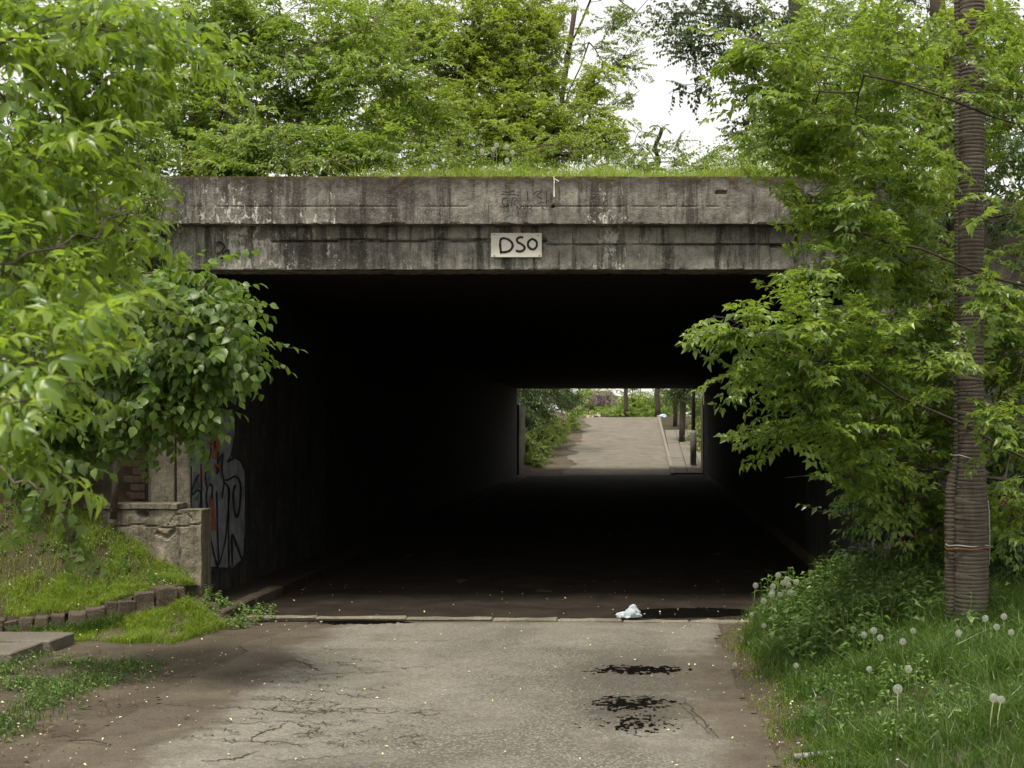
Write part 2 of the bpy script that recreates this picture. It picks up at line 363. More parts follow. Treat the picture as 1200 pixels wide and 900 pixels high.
def vnoise(x, y, seed=0):          # cheap vectorised value noise, roughly -1..1
    x = np.asarray(x, float); y = np.asarray(y, float)
    xi, yi = np.floor(x).astype(int), np.floor(y).astype(int); fx, fy = x-xi, y-yi
    fx, fy = fx*fx*(3-2*fx), fy*fy*(3-2*fy)
    def hsh(i, j):
        t = np.sin(i*127.1+j*311.7+seed*74.7)*43758.5453; return (t-np.floor(t))*2-1
    a00, a10, a01, a11 = hsh(xi, yi), hsh(xi+1, yi), hsh(xi, yi+1), hsh(xi+1, yi+1)
    return (a00*(1-fx)+a10*fx)*(1-fy)+(a01*(1-fx)+a11*fx)*fy
def fbm(x, y, o=4, seed=0):
    s, a_ = 0, 1.0
    for k in range(o): s = s+a_*vnoise(np.asarray(x)*2**k, np.asarray(y)*2**k, seed+k); a_ *= 0.5
    return s
def sstep(t): t = np.clip(t, 0, 1); return t*t*(3-2*t)

def grid_sheet(name, xs, ys, zf, mat, keep=None, parent=None, smooth=True):
    X, Y = np.meshgrid(xs, ys); Z = zf(X, Y)
    V = np.stack([X, Y, Z], -1).reshape(-1, 3); nx = len(xs)
    i, j = np.meshgrid(np.arange(len(xs)-1), np.arange(len(ys)-1)); a_ = (j*nx+i).ravel()
    Q = np.stack([a_, a_+1, a_+nx+1, a_+nx], -1)
    if keep is not None:
        cx = V[Q][:, :, 0].mean(1); cy = V[Q][:, :, 1].mean(1); Q = Q[keep(cx, cy)]
        u, inv = np.unique(Q, return_inverse=True); V = V[u]; Q = inv.reshape(-1, 4)
    return obj_np(name, V, Q, mat, parent, smooth)

# ------------------------------------------------------------------ ground
def h(x, y):
    x = np.asarray(x, float); y = np.asarray(y, float)
    z = 0.115*np.clip((y-12)/32.5, 0, 1)+0.084*np.clip(y-44.5, 0, 24.5)
    front = 1-sstep((y-11.9)/0.7)
    right = 0.30*sstep((x-0.72)/1.5)+0.12*sstep((x-2.2)/2)
    z = z+front*right+np.where(x > 2.1, (1-front)*0.42*(y < 44), 0)
    z = z+front*0.10*sstep((-x-3.6)/2.5)*(1-sstep((y-9.5)/1.5))
    z = z+front*0.24*sstep((-3.45-x)/.45)*np.clip((y-10.95)/.6, 0, 1)*(y < 12.6)
    far = sstep((y-44.6)/1.5)
    z = z+far*(0.35*sstep((-x-3.35)/1.2)+0.15*sstep((x-2.6)/0.6))
    z = z+0.012*vnoise(x*1.7, y*1.7, 3)*(y < 14)+0.02*far*vnoise(x, y*.5, 4)
    return z
xs = np.concatenate([[-900, -300, -120, -60, -30, -15, -9], np.arange(-6.5, 5.5, 0.12), [6, 7, 9, 15, 30, 60, 120, 300, 900]])
ys = np.concatenate([[-600, -200, -60, -25, -10, -4, -1, 1], np.arange(2.5, 14, 0.12), np.arange(14, 44, 1.5), np.arange(44, 50, 0.3), np.arange(50, 76, 1.0), [80, 90, 110, 150, 250, 500, 1200]])
tag(grid_sheet('ground', xs, ys, h, M['dirt']), kind='structure')

def road_keep(cx, cy):
    l_ = -3.0+0.1*fbm(cy*1.5, cy*0+3, 3, 5); r_ = 0.66+0.06*fbm(cy*1.3, cy*0+9, 4, 6)
    return (cx > l_) & (cx < r_)
tag(grid_sheet('road', np.arange(-3.3, 1.3, 0.035), np.arange(-3, 11.72, 0.035), lambda x, y: h(x, y)+0.006+0.010*sstep((x+3.0)/.9)*sstep((.68-x)/.35), M['asphalt'], road_keep), kind='structure')
tag(grid_sheet('tunnel_floor', np.arange(-3.62, 2.2, 0.15), np.concatenate([np.arange(11.9, 20, 0.15), np.arange(20, 44.6, 0.8)]), lambda x, y: h(x, y)+0.005+0.006*vnoise(x*2, y, 2)-np.where(x > 1.0, 0.3*sstep((x-.9)/.8)*(1-sstep((y-11.9)/0.7)), 0), M['dirt_shaded']), kind='structure')
tag(grid_sheet('far_road', np.arange(-3.25, 1.06, 0.06), np.concatenate([np.arange(44.45, 70, 0.15), [72, 80]]), lambda x, y: h(x, y)+0.02, M['asphalt_far'], lambda cx, cy: cx > -2.55+0.3*fbm(cy*.6, cy*0, 3, 4)+.04*(cy-45)*0), kind='structure')

# transverse concrete sill and the puddles
mb = MB()
sill = empty('portal_sill', (0, 11.95, 0), kind='structure')
xx = -3.55
while xx < 0.92:
    L = random.uniform(0.55, 0.95); x1 = min(xx+L, 0.95)
    yc = 12.12-0.085*(xx+3.55)
    rough_box('sill_block', xx+0.006, x1-0.006, yc-0.055, yc+0.055, -0.05, 0.026+random.uniform(-.004, .004), M['sill'], sill, 0.012, 5, 0.01, xx, 7)
    xx = x1
def puddle(name, cx, cy, rx, ry, thr, cell, sp, seed, z=0.0185, spk=0.55):
    xs_ = np.arange(cx-rx*1.3, cx+rx*1.3, cell); ys_ = np.arange(cy-ry*1.3, cy+ry*1.3, cell)
    def keep(x, y):
        d = ((x-cx)/rx)**2+((y-cy)/ry)**2
        return (d+0.4*fbm(x*sp, y*sp*0.6, 3, seed)+spk*fbm(x*38, y*26, 3, seed+3)) < thr
    o = grid_sheet(name, xs_, ys_, lambda x, y: h(x, y)+z, M['puddle'], keep); return tag(o, kind='structure')
puddle('puddle', -0.04, 9.42, 0.31, 0.17, 0.60, 0.006, 5, 3, .0185, .95)
puddle('puddle', -0.06, 8.28, 0.27, 0.24, 0.12, 0.006, 5, 5, .0185, 1.3)
puddle('puddle', -0.05, 7.72, 0.26, 0.22, 0.02, 0.006, 5, 8, .0185, 1.3)
puddle('puddle', 0.40, 12.35, 0.62, 0.33, 0.9, 0.02, 2, 6, 0.014, .15)
puddle('puddle', -2.3, 11.72, 0.55, 0.10, 0.7, 0.012, 3, 11)

# cracks: thin broken ribbons of dirt in the asphalt
def ribbon(pts, wd, z):
    V, T = [], []
    for i, (x, y) in enumerate(pts):
        j, k = max(i-1, 0), min(i+1, len(pts)-1)
        dx, dy = pts[k][0]-pts[j][0], pts[k][1]-pts[j][1]; L = math.hypot(dx, dy) or 1
        ww = wd*(0.35+0.65*math.sin(math.pi*min(max(i/(len(pts)-1), 0.04), 0.96)))*random.uniform(0.5, 1.3)
        zz = float(h(x, y))+z
        V += [(x-dy/L*ww, y+dx/L*ww, zz), (x+dy/L*ww, y-dx/L*ww, zz)]
    for i in range(len(pts)-1): T.append((2*i, 2*i+1, 2*i+3, 2*i+2))
    return V, T
CV, CT = [], []
def crack(pix, wd=0.008, n=9, wob=0.018):
    pts = []
    W = [(P(a_, b_, 1.7*F/(b_-500)).x, 1.7*F/(b_-500)) for a_, b_ in pix]
    for (x0, y0), (x1, y1) in zip(W[:-1], W[1:]):
        for k in range(n): t = k/n; pts.append((x0+(x1-x0)*t+random.gauss(0, wob*.6), y0+(y1-y0)*t+random.gauss(0, wob)))
    pts.append(W[-1]); v, t = ribbon(pts, wd*.5, 0.0195); b = len(CV); CV.extend(v); CT.extend([tuple(i+b for i in q) for q in t])
for pix, wd in ((([(235, 831), (290, 833), (340, 838), (400, 834), (470, 833)], .012)), (([(236, 849), (280, 853), (330, 848), (380, 850)], .008)),
    (([(215, 871), (280, 873), (330, 872), (356, 877)], .009)), (([(290, 873), (305, 862), (322, 858), (338, 847)], .014)), (([(235, 898), (275, 894), (302, 884)], .014)),
    (([(300, 890), (340, 894), (400, 888), (440, 885)], .006)), (([(290, 792), (345, 793), (400, 793), (452, 789)], .007)), (([(330, 827), (318, 836), (365, 840), (345, 848)], .009)),
    (([(345, 776), (362, 782), (375, 789)], .02)), (([(370, 824), (400, 829), (372, 835), (420, 841)], .008)), (([(400, 835), (440, 839), (505, 834)], .007)),
    (([(400, 780), (420, 785), (455, 784)], .006)), (([(350, 850), (370, 856), (356, 866)], .01)), (([(322, 822), (345, 826), (380, 822)], .01)), (([(180, 824), (240, 830)], .01)),
    (([(470, 832), (520, 836), (560, 832)], .006)), (([(690, 850), (740, 852), (770, 849)], .006)), (([(735, 862), (750, 868), (772, 866)], .008)),
    (([(803, 826), (822, 845), (842, 868)], .012)), (([(798, 828), (818, 848), (836, 868)], .006)), (([(400, 752), (480, 754), (560, 752)], .006)), (([(360, 760), (390, 764), (420, 763)], .008))):
    crack(pix, wd)
for i in range(130):
    x = random.gauss(350, 85); y = random.uniform(775, 880); L = random.uniform(8, 34)
    crack([(x, y), (x+L*.5, y+random.uniform(-3, 3)), (x+L, y+random.uniform(-3, 3))], random.uniform(.004, .009), 5)
tag(obj_np('road_cracks', CV, CT, M['crack']), kind='stuff')

# ------------------------------------------------------------------ railway bridge
BR = empty('railway_bridge', (-1, 12.2, 0), 'long dark concrete railway underpass with weathered parapet across the road', 'bridge')
def dist_poly(X, Z, poly):
    d = np.full(X.shape, 9.0)
    for (x0, z0), (x1, z1) in zip(poly[:-1], poly[1:]):
        L2 = (x1-x0)**2+(z1-z0)**2; t = np.clip(((X-x0)*(x1-x0)+(Z-z0)*(z1-z0))/L2, 0, 1)
        d = np.minimum(d, np.hypot(X-x0-t*(x1-x0), Z-z0-t*(z1-z0)))
    return d
def relief(name, x0, x1, z0, z1, yf, depth, res, mat, parent, cracks=(), amp=0.006, seed=0, chip=0.0):
    """front face at y=yf (towards -Y) with real relief, closed into a block of the given depth"""
    nx, nz = max(2, int((x1-x0)/res)), max(2, int((z1-z0)/res))
    X, Z = np.meshgrid(np.linspace(x0, x1, nx), np.linspace(z0, z1, nz))
    Y = yf+amp*fbm(X*6, Z*6, 4, seed)
    for poly, wd, dp in cracks:
        d = dist_poly(X, Z+0.0035*fbm(X*9, Z*3, 3, seed+9), poly); Y = Y+dp*(1-sstep((d-wd*.4)/wd))
    if chip:
        e = np.minimum(Z-z0, z1-Z); c = fbm(X*8, Z*8, 3, seed+21)
        Y = Y+np.where((e < chip) & (c > 0.35), (chip-e)*0.9, 0)
        fz = np.clip(np.abs(fbm(X*14, X*0, 4, seed+2))-.55, 0, 1)*0.008; Z = Z+np.where(Z == z0, fz, 0)-np.where(Z == z1, fz*.7, 0)
    V = np.stack([X, Y, Z], -1).reshape(-1, 3)
    idx = np.arange(nx*nz).reshape(nz, nx)
    Q = np.stack([idx[:-1, :-1], idx[:-1, 1:], idx[1:, 1:], idx[1:, :-1]], -1).reshape(-1, 4)
    ring = np.concatenate([idx[0, :], idx[1:, -1], idx[-1, -2::-1], idx[-2:0:-1, 0]])
    B = V[ring].copy(); B[:, 1] = yf+depth; nb = len(ring); base = len(V)
    V = np.concatenate([V, B]); k = np.arange(nb); k2 = (k+1) % nb
    Q2 = np.stack([ring[k2], ring[k], base+k, base+k2], -1)
    cidx = len(V); V = np.concatenate([V, [B.mean(0)]])
    Q3 = np.stack([base+k2, base+k, np.full(nb, cidx), np.full(nb, cidx)], -1)[:, :3]
    me = bpy.data.meshes.new(name); me.from_pydata(V.tolist(), [], Q.tolist()+Q2.tolist()+Q3.tolist())
    me.update(); return link_mesh(name, me, mat, parent)
def zb(py, Y): return CAMZ+(500-py)/F*Y
def xb(px, Y): return (px-751)/F*Y
rl = lambda a_, b_, z, s_: [(a_+(b_-a_)*t, z+0.003*math.sin(t*17+s_)+0.002*math.sin(t*43)) for t in np.linspace(0, 1, 14)]
parap_cr = [(rl(-4.3, 2.4, 3.635, 1), 0.004, 0.006),
    ([(xb(840, 12), 3.76), (xb(850, 12), 3.755)], 0.016, 0.03), ([(xb(648, 12), 3.64), (xb(649, 12), 3.64)], 0.012, 0.04)]
relief('parapet', -4.27, 2.35, 3.485, 3.90, 12.0, 0.34, 0.014, M['parapet'], BR, parap_cr, 0.006, 3, 0.008)
beam_cr = [(rl(xb(320, 12.15), xb(640, 12.15), zb(282, 12.15), 3), 0.010, 0.05), (rl(xb(640, 12.15), xb(935, 12.15), zb(287, 12.15), 5), 0.007, 0.04),
    ([(xb(905, 12.15), zb(288, 12.15)), (xb(930, 12.15), zb(290, 12.15))], 0.018, 0.05),
    ([(xb(256, 12.15), zb(285, 12.15)), (xb(262, 12.15), zb(293, 12.15))], 0.018, 0.03), ([(xb(257, 12.15), zb(298, 12.15)), (xb(266, 12.15), zb(296, 12.15))], 0.022, 0.03)]
relief('edge_beam', -4.22, 2.30, 3.10, 3.483, 12.15, 0.4, 0.014, M['concrete'], BR, beam_cr, 0.004, 7, 0.006)
# narrow drip ledge shadow gap and backing behind the parapet
MB().box(-4.2, 2.28, 12.35, 12.56, 3.49, 3.82).build('parapet_backing', M['soot_shade'], BR)
# abutments (inner faces at x=-4.03 and x=2.06)
MB().box(-4.45, -4.03, 12.245, 44.5, -0.1, 3.095).build('abutment', M['soot_shade'], BR)
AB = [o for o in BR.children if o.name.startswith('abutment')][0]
MB().box(2.06, 2.45, 12.245, 44.5, -0.1, 3.095).build('abutment', M['soot_shade'], BR)
M['daylit_wall'] = mat_concrete('daylit_wall', (0.058, 0.055, 0.05), (0.016, 0.015, 0.013), lime=False, streak=1.0)  # paler than the deeper walls, daylight at the mouth painted in
MB().box(-4.06, -4.0295, 12.25, 17.5, -0.1, 3.09).build('daylit_sheet', M['daylit_wall'], BR)  # added sheet over the wall, its lighter tone imitates daylight reaching in
MB().box(2.0595, 2.09, 12.25, 17.0, -0.1, 3.09).build('daylit_sheet', M['daylit_wall'], BR)  # same added daylight sheet on the right wall
# deck soffit: precast beams running across, with open joints
me0 = None
for i in range(32):
    y0 = 12.56+i*1.0; zz = 3.085-0.0047*(y0-12.5)
    if i == 0:
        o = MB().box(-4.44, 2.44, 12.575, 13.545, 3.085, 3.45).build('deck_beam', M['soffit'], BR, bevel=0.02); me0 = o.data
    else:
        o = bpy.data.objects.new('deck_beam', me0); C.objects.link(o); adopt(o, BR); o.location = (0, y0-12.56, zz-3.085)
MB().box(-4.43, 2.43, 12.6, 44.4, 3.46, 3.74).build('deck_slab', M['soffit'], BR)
MB().box(-3.96, 2.02, 44.52, 44.9, 2.96, 3.9).build('rear_beam', M['concrete'], BR)
# portal pillars
relief('pillar', -4.40, -4.17, -0.1, 3.09, 12.20, 0.05, 0.03, M['pillar'], BR, (), 0.008, 12)
relief('pillar', -4.155, -4.035, -0.1, 3.09, 12.225, 0.03, 0.03, M['pillar'], BR, (), 0.006, 14)
relief('pillar', 2.065, 2.27, -0.1, 3.09, 12.22, 0.03, 0.03, M['wing'], BR, (), 0.008, 17)
# far end reveals are lighter
MB().box(-4.4, -3.97, 44.53, 46.9, 0.05, 2.4).build('exit_wing', M['pillar'], BR)
MB().box(2.03, 2.3, 44.53, 46.2, 0.05, 2.4).build('exit_wing', M['brick'], BR)
# raised footway inside, along the left wall, kerb of single stones
fw = MB().box(-4.03, -3.72, 12.3, 44.4, 0.0, 0.11).build('footway', M['dirt_shaded']); tag(fw, kind='structure')
y = 11.75; kp = None
for i in range(14):
    o = rough_box('kerb_stone', -3.72, -3.58, y+.006, y+0.95, -0.02, 0.115, M['dirt'] if i < 2 else M['dirt_shaded'], fw, 0.012, 3, 0.015, i, 4); y += 0.96  # stones past the second get a darker colour as painted tunnel shade

# scribbles, white drip, on the parapet
def stroke_mesh(strokes, wd, plane, name, mat, parent, jit=0.25):
    """strokes of picture points projected onto a wall; plane(px,py)->Vector, returns flat ribbons"""
    V, T = [], []
    for st in strokes:
        st = list(st); ww = wd
        if isinstance(st[0], (int, float)): ww = st[0]; st = st[1:]
        pts = []
        for i in range(len(st)-1):           # Catmull-Rom
            p0, p1, p2, p3 = st[max(i-1, 0)], st[i], st[i+1], st[min(i+2, len(st)-1)]
            for k in range(5):
                t = k/5
                pts.append(tuple(0.5*((2*p1[c])+(-p0[c]+p2[c])*t+(2*p0[c]-5*p1[c]+4*p2[c]-p3[c])*t*t+(-p0[c]+3*p1[c]-3*p2[c]+p3[c])*t**3) for c in (0, 1)))
        pts.append(st[-1])
        b = len(V); n_ = len(pts)
        for i, p in enumerate(pts):
            q0, q1 = pts[max(i-1, 0)], pts[min(i+1, n_-1)]
            dx, dy = q1[0]-q0[0], q1[1]-q0[1]; L = math.hypot(dx, dy) or 1
            k = ww*random.uniform(1-jit, 1+jit)*(0.6 if i in (0, n_-1) else 1)
            V.append(plane(p[0]-dy/L*k, p[1]+dx/L*k)); V.append(plane(p[0]+dy/L*k, p[1]-dx/L*k))
        for i in range(n_-1): T.append((b+2*i, b+2*i+1, b+2*i+3, b+2*i+2))
    return obj_np(name, V, T, mat, parent)
PARA = [o for o in BR.children if o.name.startswith('parapet')][0]
plp = lambda a_, b_: P(a_, b_, 11.982)
sc = lambda L: [(560+x/10, 200+y/10) for x, y in L]
stroke_mesh([sc([(345, 320), (300, 330), (290, 380), (320, 415), (365, 410)]), sc([(350, 370), (345, 400), (370, 400)]), sc([(395, 420), (400, 370), (405, 330), (440, 315), (455, 345), (420, 375), (450, 410), (470, 450)]),
    sc([(480, 400), (500, 390), (505, 420), (485, 450)]), sc([(530, 400), (545, 450), (570, 400), (590, 455)]), sc([(610, 400), (630, 410), (620, 450), (600, 440)]),
    sc([(270, 275), (340, 280), (420, 280), (490, 290)]), sc([(280, 240), (350, 255), (430, 235)]), sc([(580, 240), (585, 300), (580, 350)]), sc([(640, 280), (700, 240), (740, 250), (690, 290), (750, 330)]),
    sc([(800, 240), (805, 320), (800, 400)]), sc([(750, 430), (780, 460)]), sc([(700, 390), (750, 370), (780, 380)]), sc([(250, 425), (320, 425), (370, 415)])], 0.55, plp, 'scribble', M['black_paint'], PARA)
stroke_mesh([sc([(890, 60), (895, 120), (893, 200), (895, 310)]), sc([(890, 85), (930, 110), (950, 125)])], 0.5, plp, 'white_drip', M['whitefl'], PARA, 0.6)
stroke_mesh([[(256, 283), (263, 288), (259, 296)], [(268, 292), (261, 298), (268, 303)], [(258, 303), (266, 300)]], 1.1, lambda a_, b_: P(a_, b_, 12.135), 'scribble', M['black_paint'], [o for o in BR.children if o.name.startswith('edge_beam')][0])

# graffiti on the left wall
def wall_l(off=0.0):
    def f(a_, b_):
        Y = -4.03*F/(a_-751); return Vector((-4.03+off, Y, CAMZ+(500-b_)/F*Y))
    return f
gs = lambda L: [(215+x/4.09, 470+y/4.09) for x, y in L]
def wall_poly(pts, off, name, mat):
    V = [wall_l(off)(a_, b_) for a_, b_ in pts]
    me = bpy.data.meshes.new(name); me.from_pydata(V, [], [list(range(len(V)))]); bm = bmesh.new(); bm.from_mesh(me)
    bmesh.ops.triangulate(bm, faces=bm.faces[:]); bm.to_mesh(me); bm.free(); return link_mesh(name, me, mat, AB)
wall_poly([(224.5, 470)]+gs([(60, 70), (100, 50), (130, 60), (150, 90), (165, 60), (200, 35), (240, 60), (245, 150), (230, 270), (270, 290), (292, 340), (295, 600), (290, 720), (280, 757), (230, 800), (100, 790)])+[(238, 640), (224.5, 600)], 0.003, 'silver_fill', M['silver_paint'])
wall_poly([(224.2, 440), (236, 440), (238, 470), (236, 500), (224.2, 500)], 0.0025, 'silver_fill', M['silver_paint'])
for L in ([(118, 160), (135, 140), (160, 140), (172, 170), (168, 230), (155, 280), (135, 270), (120, 210)], [(145, 300), (165, 300), (168, 340), (150, 350)], [(80, 330), (92, 330), (92, 420), (82, 410)],
          [(120, 470), (140, 450), (150, 540), (155, 620), (125, 620), (118, 560)], [(165, 290), (175, 310), (170, 380)]):
    wall_poly(gs(L), 0.006, 'orange_fill', M['orange_paint'])
for L in ([(48, 390), (70, 370), (78, 410), (60, 440), (45, 425)], [(45, 470), (75, 440), (70, 480)], [(105, 370), (125, 350), (130, 400), (115, 420)], [(165, 270), (185, 240), (190, 330), (178, 380)]):
    wall_poly(gs(L), 0.005, 'teal_fill', M['teal_paint'])
stroke_mesh([[0.72]+gs([(35, 260), (40, 150), (60, 80), (90, 60), (115, 80), (125, 140), (120, 190)]), [0.79]+gs([(170, 130), (175, 70), (200, 35), (235, 50), (250, 110), (240, 180), (225, 260), (205, 290)]),
    [1.15]+gs([(205, 292), (250, 270), (280, 290), (295, 350), (297, 480), (295, 640), (282, 757), (255, 700), (230, 640), (228, 700), (232, 790)]),
    [1.08]+gs([(70, 350), (45, 400), (35, 450), (60, 430), (80, 440), (75, 520)]), [1.30]+gs([(85, 240), (98, 245), (95, 280), (80, 270)]), [0.79]+gs([(80, 290), (82, 400), (85, 520), (95, 640), (95, 740), (105, 790)]),
    [0.86]+gs([(130, 200), (120, 280), (100, 360), (110, 420), (105, 460), (115, 540), (120, 620), (140, 720), (160, 800)]), [0.86]+gs([(165, 240), (160, 300), (185, 250), (180, 330), (190, 390), (180, 470)]),
    [1.15]+gs([(190, 380), (215, 375), (245, 360), (268, 390), (270, 470), (255, 555), (240, 520), (235, 440), (245, 400)]), [0.79]+gs([(190, 390), (215, 420), (212, 500), (205, 600), (190, 700), (165, 790)]),
    [0.86]+gs([(155, 430), (158, 520), (160, 640), (165, 740), (160, 800)]), [1.01]+gs([(120, 400), (135, 410), (130, 470)]), [1.08]+gs([(95, 780), (120, 810), (160, 815), (210, 800), (225, 790)]), [0.86]+gs([(212, 410), (213, 600), (214, 790)]),
    [1.15]+gs([(140, 180), (146, 200), (143, 240)]), [1.15]+gs([(150, 310), (160, 330), (155, 350)]), [0.58]+gs([(300, 110), (310, 160), (325, 180)]), [0.58]+gs([(290, 60), (310, 70)])], 1.2, wall_l(0.009), 'outline', M['tag_paint'], AB)

# wing wall on the right with red tags
WW = empty('wing_wall', (3.2, 12.5, 0.3), 'pale stained concrete wall with red tags behind the right-hand tree', 'wall')
relief('wall_face', 2.28, 5.2, -0.1, 3.25, 12.26, 0.3, 0.04, M['wing'], WW, (), 0.012, 21)
stroke_mesh([[1.8, (1052, 600), (1056, 622), (1053, 648)], [1.8, (1072, 605), (1075, 625), (1078, 636)], [1.8, (1063, 640), (1075, 628), (1084, 640)], [2.2, (1098, 604), (1106, 606), (1110, 612)], [1.5, (1058, 600), (1068, 596)],
    [3, (1168, 590), (1185, 585), (1200, 592)], [3, (1172, 600), (1196, 602)]], 1.8, lambda a_, b_: P(a_, b_, 12.235), 'red_tag', M['red_paint'], WW)
# low wall on the left
LW = empty('low_wall', (-4.35, 12.05, 0.3), 'low cracked retaining wall with a plank-like cap left of the tunnel', 'wall')
lx = lambda a_: xb(a_, 11.95)
lz = lambda b_: zb(b_, 11.95)
cr = [([(lx(100), lz(612)), (lx(140), lz(617)), (lx(165), lz(615)), (lx(196), lz(619)), (lx(236), lz(614))], 0.007, 0.02),
      ([(lx(196), lz(618)), (lx(204), lz(604)), (lx(220), lz(602)), (lx(228), lz(612))], 0.005, 0.014), ([(lx(210), lz(604)), (lx(212), lz(640)), (lx(209), lz(670))], 0.005, 0.014),
      ([(lx(184), lz(625)), (lx(196), lz(630)), (lx(204), lz(622))], 0.02, 0.03), ([(lx(163), lz(599)), (lx(170), lz(603))], 0.026, 0.06)]
relief('wall_face', xb(94, 11.95), xb(236, 11.95), -0.1, lz(597.5), 11.95, 0.27, 0.014, M['lowwall'], LW, cr, 0.014, 31, 0.02)
MB().box(xb(30, 12), xb(94.3, 12), 12.0, 12.2, -0.1, lz(598.5)).build('wall_end', M['lowwall'], LW)
rough_box('cap_slab', xb(97, 11.95), xb(208, 11.95), 11.93, 12.21, lz(597)+0.002, lz(590), M['pillar'], LW, 0.006, 6, 0.006, 3)
# brick pier seen in the dark recess
BP = empty('brick_pier', (-4.55, 12.6, 0.8), 'narrow crumbling brick pier in the dark recess beside the left pillar', 'pier')
k = 0; zc = 0.85; bme = []
for v_ in range(3):
    b = rough_box('brick', -0.105, 0.105, -0.055, 0.055, -0.031, 0.031, M['brick'], None, 0.008, 2, 0.006, v_*3); bme.append(b.data); bpy.data.objects.remove(b)
while zc < 2.6:
    for xo in ((-4.56, -4.40) if k % 2 else (-4.50,)):
        o = bpy.data.objects.new('brick', bme[random.randrange(3)]); C.objects.link(o); adopt(o, BP)
        o.location = (xo+random.uniform(-.02, .02)-0.06, 12.52+random.uniform(-.02, .02), zc); o.rotation_euler = (0, 0, random.uniform(-.12, .12)); 
    zc += 0.073; k += 1

# embankment
def emb(x, y):
    fr = np.where(x < 0, 12.25, 12.6)
    up = 0.75+3.1*sstep((y-fr)/3.2)+0.95*sstep((y-15)/3)
    dn = 1-sstep((y-45.0)/4.5)
    return up*dn+0.4*(1-dn)+0.06*fbm(x*.8, y*.8, 3, 2)
ye = np.concatenate([np.arange(12.25, 17, 0.35), np.arange(17, 45, 3), np.arange(45, 51, 0.7)])
tag(grid_sheet('embankment', np.concatenate([[-400, -120, -50, -25], np.arange(-14, -4.2, 0.5), [-4.42]]), ye, emb, M['soil']), kind='structure')
tag(grid_sheet('embankment', np.concatenate([[2.42], np.arange(3, 14, 0.5), [25, 50, 120, 400]]), ye[2:], emb, M['soil']), kind='structure')
tag(grid_sheet('embankment_top', np.arange(-4.6, 2.7, 0.4), np.arange(12.33, 45, 0.8), lambda x, y: 3.84+0.96*sstep((y-12.5)/5.5)+0.02*fbm(x, y, 2, 3), M['soil']), kind='structure')

# ------------------------------------------------------------------ sign
SG = empty('sign_board', P(605, 287, 12.1), 'small white enamel board hand-lettered DSO screwed to the concrete beam', 'sign')
q0, q1 = P(575.5, 301.5, 12.12), P(635, 273, 12.12)
bm = bmesh.new(); bmesh.ops.create_cube(bm, size=1); bmesh.ops.scale(bm, vec=(q1.x-q0.x, 0.012, q1.z-q0.z), verts=bm.verts)
bmesh.ops.bevel(bm, geom=bm.edges[:], offset=0.003, segments=2, affect='EDGES'); bmesh.ops.translate(bm, vec=((q0.x+q1.x)/2, 12.12, (q0.z+q1.z)/2), verts=bm.verts)
me = bpy.data.meshes.new('plate'); bm.to_mesh(me); bm.free(); link_mesh('plate', me, M['sign'], SG)
ss = lambda L: [(540+x/8.571, 240+y/8.571) for x, y in L]
stroke_mesh([ss([(400, 345), (395, 400), (400, 450), (405, 490)]), ss([(395, 350), (430, 335), (480, 350), (515, 385), (518, 425), (490, 460), (440, 475), (400, 472)]),
    ss([(628, 330), (595, 325), (565, 345), (572, 375), (610, 395), (640, 425), (630, 455), (590, 468), (552, 458)]), ss([(710, 345), (680, 370), (675, 410), (700, 440), (735, 445), (762, 415), (760, 370), (725, 345), (705, 348)])],
    1.35, lambda a_, b_: P(a_, b_, 12.111), 'lettering', M['black_paint'], SG, 0.12)
for a_, b_ in ((579.3, 275), (630.6, 276), (579.3, 299.8), (632.3, 299.5)):
    p = P(a_, b_, 12.112); MB().tube([p+Vector((0, 0.006, 0)), p-Vector((0, 0.003, 0))], 0.006, 8).build('screw', M['rust'], SG)

# ------------------------------------------------------------------ stone edging, slab step, lawn
edge_px = [(-30, 10.95, 0.0, 0.2), (8, 10.98, 0.0, .17), (40, 11.0, 0.02, 0.18), (80, 11.06, 0.04, 0.20), (100, 11.1, 0.045, 0.23), (122, 11.16, 0.06, 0.26), (136, 11.22, .08, .28), (158, 11.3, 0.12, 0.32), (180, 11.38, 0.17, 0.36), (206, 11.5, 0.2, 0.38), (214, 11.56, 0.2, .37)]
ED = empty('stone_edging', (xb(120, 11.2), 11.2, 0), 'row of rough upright stones holding the sloping grass left of the tunnel', 'edging')
for i in range(len(edge_px)-1):
    a_, b_ = edge_px[i], edge_px[i+1]
    n_ = 2 if b_[0]-a_[0] > 30 else 1
    for k in range(n_):
        t0, t1 = k/n_, (k+1)/n_
        A = Vector((xb(a_[0]+(b_[0]-a_[0])*t0, a_[1]), a_[1]+(b_[1]-a_[1])*t0, 0)); B = Vector((xb(a_[0]+(b_[0]-a_[0])*t1, b_[1]), a_[1]+(b_[1]-a_[1])*t1, 0))
        L = (B-A).length; zt = a_[3]+(b_[3]-a_[3])*(t0+t1)/2
        o = rough_box('stone', -L/2+.0015, L/2-.0015, -0.06, 0.06, -0.05, zt-0.03*random.random(), M['stone'], None, 0.028, 5, 0.010, i*5+k, 6)
        adopt(o, ED); mid_ = (A+B)/2; o.location = (mid_.x, mid_.y+random.uniform(-.012, .012), 0); o.rotation_euler = (R(random.uniform(-4, 4)), R(random.uniform(-3, 3)), math.atan2(B.y-A.y, B.x-A.x)+R(random.uniform(-4, 4)))
SS = empty('slab_step', (-4.9, 9.9, 0), 'two worn concrete slabs laid as a step at the left edge of the dirt', 'step')
rough_box('slab', -6.2, -4.40, 10.17, 10.62, -0.05, 0.105, M['slab'], SS, 0.008, 5, 0.008, 1)
rough_box('slab', -6.2, -4.44, 9.62, 10.145, -0.05, 0.10, M['slab'], SS, 0.008, 5, 0.008, 2)
